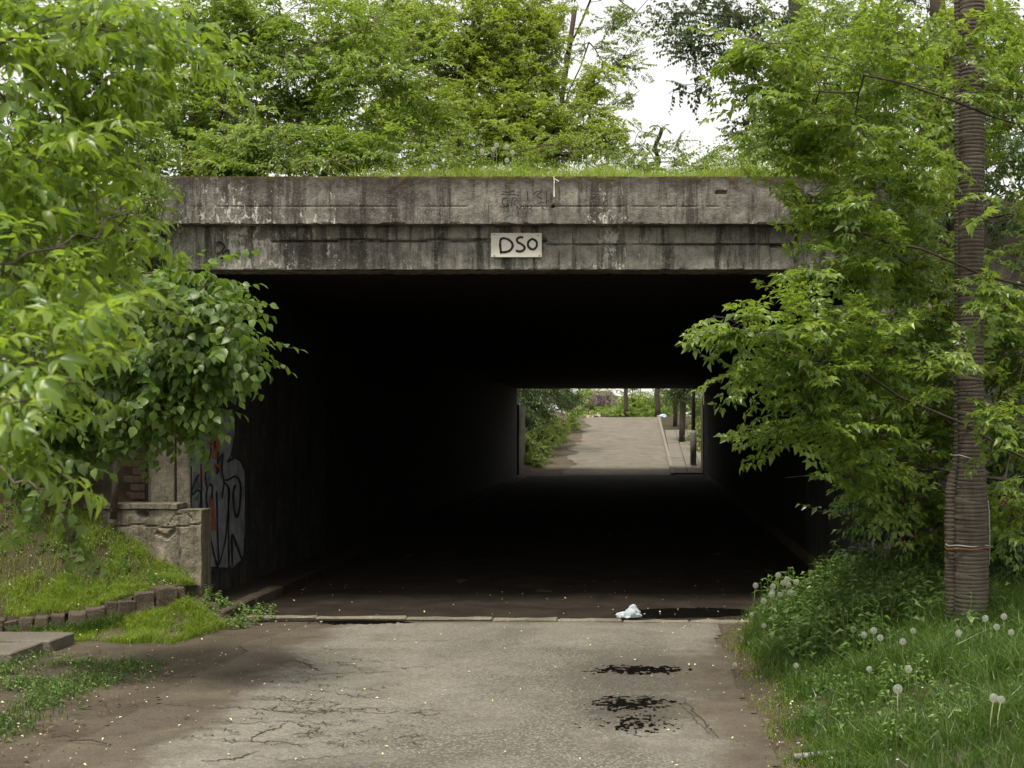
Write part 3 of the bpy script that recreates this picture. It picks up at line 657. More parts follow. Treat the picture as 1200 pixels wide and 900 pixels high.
exs = [xb(q[0], q[1]) for q in edge_px]; eys = [q[1] for q in edge_px]; ezs = [q[3] for q in edge_px]
def lawn_z(x, y):
    ye_ = np.interp(x, exs, eys)+0.04; ze = np.interp(x, exs, ezs)-0.02
    zw = np.interp(x, [-7, -4.76, -4.2, -3.85], [1.6, 0.97, 0.52, 0.30])
    t = np.clip((y-ye_)/(11.98-ye_), 0, 1.3)
    return ze+(zw-ze)*t**1.15+0.02*vnoise(x*6, y*6, 3)
tag(grid_sheet('grass_bank', np.arange(-6.5, -3.84, 0.06), np.arange(10.9, 12.3, 0.06), lambda x, y: np.where(y > np.interp(x, exs, eys), lawn_z(x, y), -0.3), M['soil'], lambda cx, cy: cy > np.interp(cx, exs, eys)), kind='structure')

# ------------------------------------------------------------------ leaves and trees
def leaf_shape(kind, wd, fold=0.12, droop=0.18):
    if kind == 'far':
        V = np.array([(0, 0, 0), (-wd/2, .42, fold*.5), (0, 1, -droop), (wd/2, .42, fold*.5)]); T = np.array([(0, 2, 1), (0, 3, 2)])
    elif kind == 'mid':
        V = np.array([(0, 0, 0), (-wd/2, .38, fold), (0, .45, 0), (wd/2, .38, fold), (0, 1, -droop)])
        T = np.array([(0, 2, 1), (0, 3, 2), (1, 2, 4), (2, 3, 4)])
    else:
        V = np.array([(0, 0, 0), (-wd*.42, .22, fold*.7), (0, .25, 0.0), (wd*.42, .22, fold*.7), (-wd*.46, .5, fold*.8-droop*.2), (0, .55, -droop*.25), (wd*.46, .5, fold*.8-droop*.2), (-wd*.17, .82, fold*.2-droop*.6), (wd*.17, .82, fold*.2-droop*.6), (0, 1, -droop), (0, .84, -droop*.68)])
        T = np.array([(0, 2, 1), (0, 3, 2), (1, 2, 5), (1, 5, 4), (2, 3, 6), (2, 6, 5), (4, 5, 10), (4, 10, 7), (5, 6, 8), (5, 8, 10), (7, 10, 9), (10, 8, 9)])
    return V, T
def norm(a_): return a_/np.maximum(np.linalg.norm(a_, axis=-1, keepdims=True), 1e-9)
def frames(d, up):                 # columns x,y,z with y = d
    d = norm(d); x = norm(np.cross(d, up)); z = np.cross(x, d)
    return np.stack([x, d, z], -1)
def rotv(v, ax, ang):
    c, s_ = math.cos(ang), math.sin(ang); return v*c+np.cross(ax, v)*s_+ax*np.dot(ax, v)*(1-c)
def spray(kind, size, r, droop=(15, 55)):          # list of (pos, dir, up, scale) around a twig along +Y, up +Z
    out = []; up = np.array([0, 0, 1.0])
    def add(p, d, s_, dr=droop):
        d = norm(np.array(d, float)); side = norm(np.cross(d, up)); d2 = rotv(d, side, -R(r.uniform(*dr)))
        u2 = rotv(norm(np.cross(side, d2)), d2, R(r.uniform(-35, 35))); out.append((np.array(p), d2, u2, s_*r.uniform(.75, 1.15)))
    if kind == 'compound':
        L = r.uniform(.24, .42)*size/0.08; n_ = 5
        for i in range(n_+1):
            t = i/n_; base = np.array([0.03*math.sin(3*t), L*t, -0.10*L*t*t])
            if i == 0: continue
            sides = (-1, 1) if i < n_ else (-1, 1, 0)
            for s_ in sides:
                a_ = R(r.uniform(40, 65))*s_ if s_ else R(r.uniform(-10, 10))
                pd = np.array([math.sin(a_), math.cos(a_), r.uniform(-.15, .35)]); pl = size*r.uniform(.5, 1.0)*(1.1-0.5*t)
                q = base+norm(pd)*pl; sc_ = size*(1.05-.35*t)
                add(q, pd, sc_*1.1)
                for ss_ in (-1, 1):
                    b_ = a_+ss_*R(r.uniform(45, 75)); add(q-norm(pd)*size*.12, [math.sin(b_), math.cos(b_), pd[2]], sc_*.85)
                    if r.random() < .35: add(q-norm(pd)*size*.45, [math.sin(b_), math.cos(b_), pd[2]], sc_*.6)
    else:
        L = r.uniform(.25, .45)*size/0.085; n_ = 10
        for i in range(1, n_+1):
            t = i/n_; base = np.array([0.02*math.sin(4*t), L*t, -0.22*L*t*t]); s_ = -1 if i % 2 else 1
            a_ = R(r.uniform(35, 75))*s_ if i < n_ else 0; add(base, [math.sin(a_), math.cos(a_), 0.1], size*(1.1-.35*t), (25, 75))
    return out
def tubes_np(A, B, ra, rb, n=5):
    d = norm(B-A); ref = np.where(np.abs(d[:, 2:3]) > .9, np.array([[1., 0, 0]]), np.array([[0, 0, 1.]]))
    u = norm(np.cross(d, ref)); v = np.cross(d, u); t = np.arange(n)*2*np.pi/n
    ring = u[:, None]*np.cos(t)[None, :, None]+v[:, None]*np.sin(t)[None, :, None]
    V = np.concatenate([A[:, None]+ring*ra[:, None, None], B[:, None]+ring*rb[:, None, None]], 1).reshape(-1, 3)
    k = np.arange(n); q = np.stack([k, (k+1) % n, n+(k+1) % n, n+k], -1)
    Q = (q[None]+(np.arange(len(A))*2*n)[:, None, None]).reshape(-1, 4); return V, Q
LEAFCACHE = {}
def tree(name, label, cat, base, limbs, blobs, leafkind, spraykind, size, wd, mat, bark=None, group=None, per_hub=5, spread=0.28, lead=0, seed=1, trunk_r=0.08, out_bias=None, updroop=0.0, trunk=True, kind=None, parent=None, limb_r=None, droop=(15, 55), twig=0.0028, lever=0.0, maxhub=0.6):
    """limbs: world polylines from the trunk; blobs: (px,py,Y,rx_px,ry_px,rY_m,n) clumps of twigs with leaves"""
    r = random.Random(seed); nr = np.random.default_rng(seed)
    base = Vector(base); th = empty(name, base, label, cat, group, kind) if parent is None else parent
    bark = bark or M['bark']
    nodes = []; par = []; cnt = []
    for li, L in enumerate(limbs):
        prev = -1
        if li > 0:                 # spring from the nearest existing node
            d = np.linalg.norm(np.array(nodes)-np.array(L[0]), axis=1); prev = int(d.argmin())
        pts = []
        for i in range(len(L)-1):
            for k in range(4): pts.append(Vector(L[i]).lerp(Vector(L[i+1]), k/4)+Vector((r.gauss(0, .015), r.gauss(0, .015), r.gauss(0, .015)))*(0 if (i == 0 and k == 0) else 1)*max(1, size/.08))
        pts.append(Vector(L[-1]))
        for p in pts: nodes.append(tuple(p)); par.append(prev); prev = len(nodes)-1
    hubs = []
    for (px, py, Y, rx, ry, rY, n_) in blobs:
        for _ in range(n_):
            while True:
                u = nr.uniform(-1, 1, 3)
                if (u**2).sum() < 1 and (u**2).sum() > nr.uniform(0, .8)**2: break
            hubs.append(tuple(P(px+u[0]*rx, py+u[1]*ry, Y+u[2]*rY)))
    N = np.array(nodes); H = np.array(hubs); dn = np.array([np.linalg.norm(N-q, axis=1).min() for q in H]); H = H[np.argsort(dn)]
    dirs = []
    for q in H:
        NN = np.array(nodes); d = np.linalg.norm(NN-q, axis=1)+0.25*np.maximum(0, NN[:, 2]-q[2]); j = int(d.argmin())
        a_ = NN[j]; dist = np.linalg.norm(q-a_); m_ = (a_+q)/2+nr.normal(0, .06*dist, 3)+np.array([0, 0, 0.05*dist])
        nodes.append(tuple(m_)); par.append(j); nodes.append(tuple(q)); par.append(len(nodes)-2); dirs.append((q-a_)/max(dist, 1e-6))
    n_ = len(nodes); cnt = np.ones(n_)*0.0
    for i in range(n_-len(H)*2, n_): cnt[i] += .5
    for i in range(n_-1, -1, -1):
        if par[i] >= 0: cnt[par[i]] += cnt[i]
    rad = twig*1.6+trunk_r*np.sqrt(cnt/max(cnt.max(), 1))*1.0
    tn = sum(4 for _ in range(len(limbs[0])-1))+1; lr = limb_r if limb_r else trunk_r*.35
    rel = cnt/max(cnt[tn:].max(), 1)
    rad = np.maximum(twig*1.4, lr*np.minimum(rel, 1)**0.6); rad[:tn] = trunk_r
    NN = np.array(nodes); PA = np.array(par); ok = PA >= 0
    tr_n = sum(4 for _ in range(len(limbs[0])-1))+1
    idx = np.arange(n_)
    # sprays
    sv = [spray(spraykind, size, r, droop) for _ in range(10)]; SP, SD, SU, SS_, TW0, TW1 = [], [], [], [], [], []
    for q, d in zip(H, dirs):
        for k in range(per_hub):
            dd = norm(np.array([d[0], d[1], d[2]*0.5])+nr.normal(0, .55, 3)*np.array([1, 1, .55])+(np.array(out_bias) if out_bias is not None else 0)+np.array([0, 0, -updroop]))
            st = q-np.array(d)*nr.uniform(0, spread)+nr.normal(0, spread*.35, 3)
            s_ = nr.uniform(.75, 1.15); up = norm(np.array([0, 0, 1.0])+nr.normal(0, .28, 3)); FR = frames(dd, up)
            t_ = sv[r.randrange(len(sv))]
            for (p_, d_, u_, ls) in t_:
                SP.append(st+FR@(p_*s_)); SD.append(FR@d_); SU.append(FR@u_); SS_.append(ls*s_)
            TW0.append(q if nr.random() < .7 else q-np.array(d)*.1); TW1.append(st); TW0.append(st); TW1.append(st+FR@(t_[-1][0]*s_))
    SP, SD, SU, SS_ = map(np.array, (SP, SD, SU, SS_)); FRM = frames(SD, SU)
    lv, lt = leaf_shape(leafkind, wd)
    keep = np.ones(len(SP), bool)
    if lead:
        px = 751+SP[:, 0]/SP[:, 1]*F; py = 500-(SP[:, 2]-CAMZ)/SP[:, 1]*F
        vis = (px > 3) & (px < 1197) & (py > 3) & (py < 897)
        sc_ = np.where(vis, SS_/SP[:, 1], 0)*(0.7+0.3*nr.random(len(SP))); order = np.argsort(-sc_)[:lead]
        keep[order] = False
        key = (leafkind, wd)
        if key not in LEAFCACHE:
            LEAFCACHE[key] = [mesh_np('leaf', leaf_shape(leafkind, wd, fo, dr)[0], lt, True) for fo, dr in ((.1, .15), (.16, .25), (.06, .32), (.2, .1))]
        for mi, o_ in enumerate(order):
            me = LEAFCACHE[key][mi % 4]
            if not me.materials: me.materials.append(None)
            o = bpy.data.objects.new('leaf', me); C.objects.link(o)
            o.material_slots[0].link = 'OBJECT'; o.material_slots[0].material = mat
            Mx = Matrix([[*(FRM[o_][0]*SS_[o_]), SP[o_][0]], [*(FRM[o_][1]*SS_[o_]), SP[o_][1]], [*(FRM[o_][2]*SS_[o_]), SP[o_][2]], [0, 0, 0, 1]])
            o.parent = th; t = Vector(th.location); o.matrix_parent_inverse = Matrix.Translation(-t); o.matrix_basis = Mx
    K = keep; V = (np.einsum('nij,vj->nvi', FRM[K], lv)*SS_[K][:, None, None]+SP[K][:, None]).reshape(-1, 3)
    T = (lt[None]+(np.arange(K.sum())*len(lv))[:, None, None]).reshape(-1, 3)
    f = obj_np('crown', V, T, mat, th, smooth=(leafkind == 'near')); f['kind'] = 'stuff'
    # wood
    br = ok & (idx >= (tr_n if trunk else 0)); Vb, Qb = tubes_np(NN[PA[br]], NN[br], np.minimum(rad[PA[br]], rad[br]*1.6), rad[br], 5)
    A, B = np.array(TW0), np.array(TW1); V2, Q2 = tubes_np(A, B, np.full(len(A), twig), np.full(len(A), twig*.6), 3)
    o = obj_np('branches', np.concatenate([Vb, V2]), np.concatenate([Qb, Q2+len(Vb)]), bark, th, True); o['kind'] = 'stuff'
    if trunk:
        MB().tube([nodes[i] for i in range(tr_n)], [float(max(rad[i], trunk_r*(1-.55*i/tr_n))) for i in range(tr_n)], 10).build('trunk', bark, th, True)
    return th, len(SP)
NL = {}
def T_(*a_, **k): th, n_ = tree(*a_, **k); NL[a_[1][:40]] = n_; return th

# --- near tree, left
T_('box_elder_tree', 'nearest tree with large bright drooping leaves filling the left edge', 'tree', (-3.0, 4.1, 0.1),
   [[(-3.0, 4.1, 0.0), (-2.85, 4.1, 1.2), (-2.7, 4.2, 2.4), (-2.5, 4.3, 3.6)], [(-2.8, 4.1, 2.2), P(-60, 60, 4.2), P(90, 35, 4.6), P(235, 50, 4.9)], [(-2.85, 4.1, 1.4), P(-40, 330, 3.6), P(60, 290, 3.9), P(150, 250, 4.3)],
    [(-2.85, 4.1, 1.3), P(-60, 470, 3.2), P(20, 470, 3.2), P(95, 450, 3.3)]],
   [(50, 50, 4.6, 120, 80, .6, 24), (160, 30, 5.0, 60, 40, .4, 8), (40, 170, 4.6, 90, 60, .6, 16), (110, 110, 5.0, 45, 30, .4, 5), (30, 290, 4.2, 80, 50, .5, 12), (145, 268, 4.3, 40, 14, .3, 3), (90, 310, 4.6, 50, 30, .4, 4), (-5, 400, 3.5, 70, 18, .25, 5), (65, 425, 3.4, 25, 10, .15, 2), (-25, 510, 3.5, 20, 12, .15, 2)],
   'near', 'compound', 0.078, 0.42, M['maple_near'], M['bark'], per_hub=3, spread=.12, lead=300, seed=11, trunk_r=.07, out_bias=(.25, 0, -.05), updroop=.1, twig=.0015, limb_r=.007, droop=(5, 55))
# --- lime branches in front of the tunnel mouth
T_('linden_tree', 'linden tree with broad heart-shaped leaves hanging before the tunnel mouth at left', 'tree', (-5.6, 9.4, 0.4),
   [[(-5.6, 9.4, .2), (-5.5, 9.3, 1.4), (-5.3, 9.2, 2.6), (-5.2, 9.2, 4)], [(-5.3, 9.2, 2.2), P(60, 380, 8.9), P(160, 350, 8.6), P(250, 355, 8.4)], [(-5.4, 9.2, 1.6), P(60, 450, 8.8), P(130, 440, 8.6), P(180, 450, 8.5)]],
   [(220, 335, 8.6, 50, 20, .4, 12), (180, 370, 8.8, 80, 40, .5, 30), (248, 372, 8.4, 28, 22, .25, 12), (258, 398, 8.3, 20, 12, .15, 6), (185, 420, 8.6, 55, 28, .4, 18), (175, 470, 8.6, 36, 26, .3, 13), (225, 405, 8.5, 45, 30, .3, 14), (220, 455, 8.5, 14, 10, .1, 3), (100, 400, 9.0, 75, 60, .5, 26), (70, 455, 9, 70, 36, .5, 20), (20, 515, 8.8, 45, 20, .4, 10), (115, 455, 8.8, 30, 15, .2, 5), (150, 480, 8.7, 40, 22, .3, 12), (200, 478, 8.6, 25, 18, .2, 7), (75, 500, 8.9, 50, 22, .3, 10)],
   'near', 'simple', 0.085, 0.78, M['lime'], M['bark_pale'], per_hub=5, spread=.13, lead=300, seed=5, trunk_r=.07, out_bias=(.3, -.1, -.05), updroop=.15, twig=.002, limb_r=.012)
T_('linden_shoot', 'drooping linden shoot hanging low over the sloping grass', 'branch', P(20, 560, 5.4),
   [[P(-90, 520, 5.4), P(20, 560, 5.4), P(70, 590, 5.4), P(85, 640, 5.4), P(100, 668, 5.4)]],
   [(50, 575, 5.4, 20, 8, .08, 3), (80, 600, 5.4, 6, 8, .04, 2), (90, 625, 5.4, 4, 8, .03, 2)],
   'near', 'simple', 0.055, 0.7, M['lime'], M['bark_pale'], per_hub=2, spread=.02, lead=90, seed=6, trunk_r=.006, updroop=1.2, twig=.0016, trunk=False)
# --- right tree
RB = (3.9, 9.4, 0.4)
T_('box_elder_tree', 'ash-leaved maple spreading over the right side in front of the ribbed pole', 'tree', RB,
   [[RB, (3.85, 9.4, 1.6), (3.7, 9.5, 3.2), (3.6, 9.6, 5.2)], [(3.8, 9.4, 1.5), P(1200, 535, 9.3), P(1060, 460, 9.1), P(900, 400, 8.7), P(850, 372, 8.5)], [(3.7, 9.4, 2.6), P(1200, 335, 9.2), P(1040, 280, 9.2), P(935, 260, 9.0)],
    [(3.7, 9.5, 3.2), P(1190, 108, 9.2), P(1060, 100, 8.9), P(950, 60, 8.6), P(860, 40, 8.5)], [(3.7, 9.4, 2.4), P(1190, 150, 9.0), P(1080, 108, 8.9), P(990, 85, 8.8)], [(3.8, 9.4, 1.3), P(1180, 560, 9.6), P(1050, 545, 9.6), P(920, 560, 9.3)],
    [(3.7, 9.4, 2.3), P(1190, 260, 9), P(1100, 240, 8.9), P(1010, 235, 8.9)]],
   [(862, 372, 8.5, 30, 10, .15, 4), (915, 390, 8.6, 35, 25, .3, 8), (880, 425, 8.5, 25, 10, .2, 3), (985, 400, 8.9, 45, 50, .4, 18), (975, 470, 8.9, 42, 40, .4, 12), (925, 510, 8.8, 20, 8, .2, 3), (1035, 440, 9.6, 50, 60, .5, 22), (1000, 545, 9.3, 34, 28, .3, 9), (1065, 550, 10.2, 55, 45, .4, 18),
    (965, 322, 9.0, 22, 12, .2, 3), (1020, 300, 9.3, 40, 35, .4, 10), (945, 455, 8.8, 30, 30, .3, 5), (1070, 300, 10.3, 50, 55, .4, 16), (1010, 245, 9.1, 40, 18, .3, 6), (1065, 205, 9.8, 55, 45, .4, 16), (985, 140, 9.2, 55, 45, .4, 14), (925, 90, 8.9, 40, 36, .35, 8), (885, 42, 8.8, 32, 18, .3, 5), (1010, 60, 9.4, 80, 55, .5, 20), (1095, 110, 10.5, 80, 80, .4, 20), (975, 185, 9.2, 26, 16, .3, 3),
    (1200, 100, 10.3, 45, 110, .4, 20), (1200, 330, 10.4, 40, 120, .4, 24), (1205, 480, 10.2, 35, 70, .4, 14), (1110, 450, 10.6, 50, 60, .3, 14), (1195, 610, 9.6, 30, 50, .3, 8), (1090, 380, 10.5, 50, 40, .3, 9),
    (1060, 480, 10.6, 70, 60, .4, 22), (1000, 500, 10, 50, 40, .4, 12), (1110, 320, 10.8, 70, 60, .3, 18), (1000, 400, 10, 50, 60, .4, 14), (1050, 240, 10.6, 60, 30, .3, 10), (1000, 110, 10.3, 60, 60, .4, 14), (1080, 600, 10.4, 50, 30, .3, 12), (1150, 600, 10.6, 40, 30, .3, 8),
    (955, 228, 9.3, 36, 20, .25, 5), (990, 265, 9.3, 40, 22, .25, 6), (930, 150, 9.2, 26, 24, .2, 4),
    (1140, 60, 8.7, 30, 40, .15, 3), (1135, 200, 8.7, 26, 25, .12, 2), (1125, 425, 8.7, 30, 22, .1, 3), (1185, 500, 8.8, 24, 22, .2, 3), (1175, 350, 8.8, 25, 20, .2, 3), (1190, 90, 8.8, 20, 40, .2, 3), (1110, 175, 8.8, 20, 12, .1, 1)],
   'mid', 'compound', 0.08, 0.56, M['maple'], M['bark'], per_hub=3, spread=.16, lead=300, seed=23, trunk_r=.09, out_bias=(-.3, -.05, 0), twig=.0018, limb_r=.014, droop=(0, 38))
# --- shrubs right, behind the pole
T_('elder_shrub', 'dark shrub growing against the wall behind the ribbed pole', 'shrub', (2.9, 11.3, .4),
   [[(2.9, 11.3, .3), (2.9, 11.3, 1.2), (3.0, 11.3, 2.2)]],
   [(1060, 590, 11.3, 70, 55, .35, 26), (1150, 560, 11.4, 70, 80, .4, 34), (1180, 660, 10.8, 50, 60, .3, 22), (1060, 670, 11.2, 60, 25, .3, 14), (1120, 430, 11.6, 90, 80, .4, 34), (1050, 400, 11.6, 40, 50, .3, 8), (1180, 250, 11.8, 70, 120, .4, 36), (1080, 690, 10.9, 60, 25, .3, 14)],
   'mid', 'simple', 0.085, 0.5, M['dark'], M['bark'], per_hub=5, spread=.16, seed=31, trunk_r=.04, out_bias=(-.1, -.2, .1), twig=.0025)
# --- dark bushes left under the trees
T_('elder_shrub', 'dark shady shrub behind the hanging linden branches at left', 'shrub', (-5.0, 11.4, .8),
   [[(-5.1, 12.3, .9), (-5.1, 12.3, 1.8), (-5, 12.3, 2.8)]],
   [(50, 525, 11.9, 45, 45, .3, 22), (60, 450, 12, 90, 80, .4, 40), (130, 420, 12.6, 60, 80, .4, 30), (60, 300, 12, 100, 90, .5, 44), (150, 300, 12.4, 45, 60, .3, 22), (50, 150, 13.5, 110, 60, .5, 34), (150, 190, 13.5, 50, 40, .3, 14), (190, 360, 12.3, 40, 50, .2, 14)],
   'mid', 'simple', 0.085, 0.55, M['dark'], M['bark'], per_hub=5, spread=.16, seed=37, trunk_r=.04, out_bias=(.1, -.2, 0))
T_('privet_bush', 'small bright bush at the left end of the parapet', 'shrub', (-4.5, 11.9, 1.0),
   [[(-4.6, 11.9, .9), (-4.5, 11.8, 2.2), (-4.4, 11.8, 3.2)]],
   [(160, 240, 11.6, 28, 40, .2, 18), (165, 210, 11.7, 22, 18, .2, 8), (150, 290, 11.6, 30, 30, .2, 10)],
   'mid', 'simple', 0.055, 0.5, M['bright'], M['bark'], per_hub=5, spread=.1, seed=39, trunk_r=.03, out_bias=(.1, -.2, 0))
# --- trees above the bridge
T_('box_elder_tree', 'leafy tree standing on the embankment just behind the left parapet', 'tree', (-5.2, 15.5, 3.8),
   [[(-5.2, 15.5, 3.6), (-5.0, 15.3, 5), (-4.6, 15.2, 6.8)], [(-5.1, 15.4, 4.4), P(260, 90, 14.6), P(350, 60, 14.2), P(440, 30, 14)], [(-5.1, 15.4, 4.2), P(260, 130, 14), P(330, 160, 13.6)], [(-5, 15.3, 5), P(300, 50, 15), P(400, 50, 14.6), P(470, 90, 14.4)]],
   [(210, 100, 14.6, 70, 80, .7, 34), (300, 110, 14.6, 80, 60, .7, 46), (320, 175, 13.6, 90, 28, .4, 30), (260, 195, 13.3, 60, 20, .3, 16), (400, 150, 14.4, 70, 45, .6, 34), (420, 70, 14.8, 70, 70, .6, 36), (340, 30, 15, 110, 40, .7, 40), (430, 185, 13.9, 40, 18, .3, 12), (480, 120, 14.8, 40, 50, .4, 14), (250, 30, 14.8, 90, 50, .7, 30), (180, 170, 14, 40, 40, .4, 12)],
   'mid', 'compound', 0.08, 0.48, M['bright'], M['bark'], per_hub=5, spread=.25, lead=120, seed=41, trunk_r=.10, limb_r=.02, droop=(0, 40), out_bias=(.1, -.25, 0), twig=.003)
T_('ash_tree', 'tall sunlit tree with light yellow-green crown left of the gap of sky', 'tree', (-3.0, 22, 3.8),
   [[(-3.0, 22, 3.6), (-2.9, 22, 6), (-2.6, 22, 8.6)], [(-2.9, 22, 5.2), P(600, 100, 21), P(680, 60, 21)], [(-2.9, 22, 4.8), P(600, 140, 20.6), P(690, 130, 20.6)], [(-2.9, 22, 5.6), P(480, 60, 21), P(440, 20, 21)]],
   [(560, 30, 22, 110, 50, 1.2, 60), (605, 60, 21.6, 60, 60, 1, 32), (560, 110, 21.4, 100, 60, 1, 54), (635, 130, 21, 60, 45, .8, 34), (520, 160, 20.4, 90, 40, .8, 44), (610, 170, 20.4, 90, 30, .7, 34), (690, 115, 21, 18, 30, .4, 7), (470, 60, 21.6, 80, 80, .9, 44), (700, 165, 20.4, 40, 22, .4, 12)],
   'far', 'compound', 0.085, 0.5, M['sunny'], M['bark'], per_hub=8, spread=.4, seed=43, trunk_r=.09, limb_r=.03, droop=(0, 40), out_bias=(0, -.2, 0), twig=.004)
T_('ash_tree', 'thin overhanging crown whose twigs dangle into the gap of sky', 'tree', (-1.0, 27, 3.8),
   [[(-1.6, 27, 3.6), (-1.7, 27, 7), (-1.3, 27, 10)], [(-1.5, 27, 9), P(700, -20, 26), P(740, 10, 26), P(760, 40, 26)], [(-1.7, 27, 7.5), P(690, 50, 26), P(720, 85, 26)], [(-1.7, 27, 6), P(700, 130, 26), P(735, 118, 26), P(750, 106, 26)]],
   [(700, 20, 26, 45, 25, .6, 9), (725, 55, 26, 25, 25, .4, 8), (745, 25, 26, 30, 20, .4, 5), (720, 112, 26, 34, 8, .3, 7), (750, 85, 26, 10, 8, .3, 2), (700, 70, 26, 25, 30, .5, 10), (700, -30, 26, 120, 25, .5, 20)],
   'far', 'compound', 0.085, 0.42, M['maple'], M['bark'], per_hub=3, spread=.25, seed=47, trunk_r=.05, limb_r=.022, twig=.004)
T_('poplar_tree', 'tall darker tree rising behind the maple right of the gap of sky', 'tree', (3.2, 26, 3.8),
   [[(3.2, 26, 3.6), (3.1, 26, 7), (2.9, 26, 11)], [(3.1, 26, 6), P(880, 70, 25), P(820, 60, 25)], [(3.1, 26, 7.5), P(880, 20, 25), P(800, 15, 25)], [(3.1, 26, 5), P(900, 160, 25), P(840, 180, 25)]],
   [(830, 20, 25, 70, 26, .8, 34), (800, 50, 25, 32, 22, .5, 12), (850, 80, 25, 45, 40, .7, 24), (810, 100, 25, 18, 12, .3, 3), (900, 60, 25, 60, 80, 1, 46), (960, 100, 25, 70, 110, 1, 56), (890, 160, 25, 35, 30, .6, 18), (1060, 100, 25, 90, 120, 1, 60), (1160, 100, 25, 90, 120, 1, 60)],
   'far', 'simple', 0.085, 0.7, M['dark'], M['bark'], per_hub=5, spread=.35, seed=53, trunk_r=.16, twig=.005)
T_('young_tree', 'small thin young tree standing against the sky above the parapet', 'tree', (0.4, 24, 3.8),
   [[P(770, 203, 23), P(772, 190, 23), P(768, 172, 23), P(776, 150, 23)], [P(771, 185, 23), P(790, 168, 23), P(800, 155, 23)], [P(771, 188, 23), P(752, 170, 23)]],
   [(775, 160, 23, 34, 16, .4, 15), (795, 175, 23, 14, 18, .3, 6), (750, 182, 23, 16, 14, .3, 6)],
   'far', 'simple', 0.07, 0.6, M['maple'], M['bark'], per_hub=2, spread=.15, seed=59, trunk_r=.035, twig=.004)
T_('elder_shrub', 'bright low shrubs growing along the parapet left of the dandelions', 'shrub', (-2.2, 15, 3.85),
   [[(-2.6, 15.5, 3.8), (-2.5, 15.4, 4.2)]],
   [(300, 196, 13.2, 110, 12, .3, 24), (480, 192, 14, 90, 12, .5, 26), (650, 180, 18, 90, 16, .8, 26), (560, 175, 16.5, 60, 14, .5, 14), (720, 194, 16, 50, 9, .6, 12), (820, 190, 19, 40, 14, .6, 16), (860, 195, 16, 50, 14, .5, 16), (950, 195, 14.5, 60, 14, .4, 20), (1030, 200, 14.5, 60, 18, .4, 24)],
   'far', 'simple', 0.06, 0.45, M['bright'], M['bark'], per_hub=5, spread=.14, seed=61, trunk_r=.02, out_bias=(0, 0, .5))
T_('box_elder_tree', 'bushy tree on the embankment behind the right end of the parapet', 'tree', (3.6, 15.5, 3.8),
   [[(3.6, 15.5, 3.4), (3.5, 15.4, 5), (3.3, 15.3, 6.8)], [(3.5, 15.4, 4.6), P(1000, 150, 15), P(930, 150, 14.6)]],
   [(980, 160, 15, 80, 45, .6, 36), (1070, 120, 15, 90, 80, .7, 44), (1160, 100, 15, 70, 120, .7, 44), (1000, 60, 15.4, 80, 60, .6, 26), (905, 180, 15, 40, 20, .4, 10)],
   'mid', 'compound', 0.08, 0.46, M['maple'], M['bark'], per_hub=5, spread=.25, seed=67, trunk_r=.09, limb_r=.02, droop=(0, 40), out_bias=(-.1, -.2, 0), twig=.003)
# --- beyond the tunnel
def far_tree(name, label, cat, px, Y, top, blobs, mat, sz=.12, per=6, tr=.12, seed=1, group=None):
    g0 = P(px, 0, Y); zg = float(h(g0.x, Y)); return T_(name, label, cat, (g0.x, Y, zg), [[(g0.x, Y, zg-.05), (g0.x+.05, Y, zg+(top-zg)*.5), (g0.x, Y, top)]], blobs, 'far', 'simple', sz, .6, mat, M['bark'], per_hub=per, spread=.4, seed=seed, trunk_r=tr, twig=.006, group=group)
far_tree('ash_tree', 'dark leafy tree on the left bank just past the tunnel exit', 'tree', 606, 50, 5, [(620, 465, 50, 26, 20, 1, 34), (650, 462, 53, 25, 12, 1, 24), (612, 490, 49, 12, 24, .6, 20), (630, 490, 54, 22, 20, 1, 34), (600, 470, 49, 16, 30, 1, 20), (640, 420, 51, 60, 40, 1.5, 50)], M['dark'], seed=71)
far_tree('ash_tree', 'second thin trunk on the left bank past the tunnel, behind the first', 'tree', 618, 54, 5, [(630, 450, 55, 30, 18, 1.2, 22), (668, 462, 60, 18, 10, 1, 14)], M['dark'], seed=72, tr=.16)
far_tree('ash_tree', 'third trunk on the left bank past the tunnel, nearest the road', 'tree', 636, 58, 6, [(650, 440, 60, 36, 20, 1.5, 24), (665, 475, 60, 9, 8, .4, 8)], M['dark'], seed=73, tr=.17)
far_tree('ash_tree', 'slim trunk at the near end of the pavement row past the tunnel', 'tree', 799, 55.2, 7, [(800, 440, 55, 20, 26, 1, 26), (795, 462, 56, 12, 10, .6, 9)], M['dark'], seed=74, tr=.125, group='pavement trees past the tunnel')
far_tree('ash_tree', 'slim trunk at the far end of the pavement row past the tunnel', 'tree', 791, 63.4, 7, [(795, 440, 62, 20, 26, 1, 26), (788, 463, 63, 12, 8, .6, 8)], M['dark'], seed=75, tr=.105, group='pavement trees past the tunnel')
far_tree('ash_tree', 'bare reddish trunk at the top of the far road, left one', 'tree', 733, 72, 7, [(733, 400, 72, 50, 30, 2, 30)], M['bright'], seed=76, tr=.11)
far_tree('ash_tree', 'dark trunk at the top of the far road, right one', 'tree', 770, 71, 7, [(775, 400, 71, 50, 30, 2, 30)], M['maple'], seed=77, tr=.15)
far_tree('elder_shrub', 'leafy shrub on the left bank along the far road', 'shrub', 625, 52, .9, [(632, 512, 50.5, 20, 12, .8, 44), (622, 528, 47.8, 18, 14, .6, 50), (652, 502, 56, 16, 10, 1, 36), (668, 494, 62, 9, 6, .8, 16), (620, 545, 46.6, 16, 8, .4, 40), (640, 505, 53, 20, 10, .8, 24)], M['bright'], .09, seed=78, tr=.02)
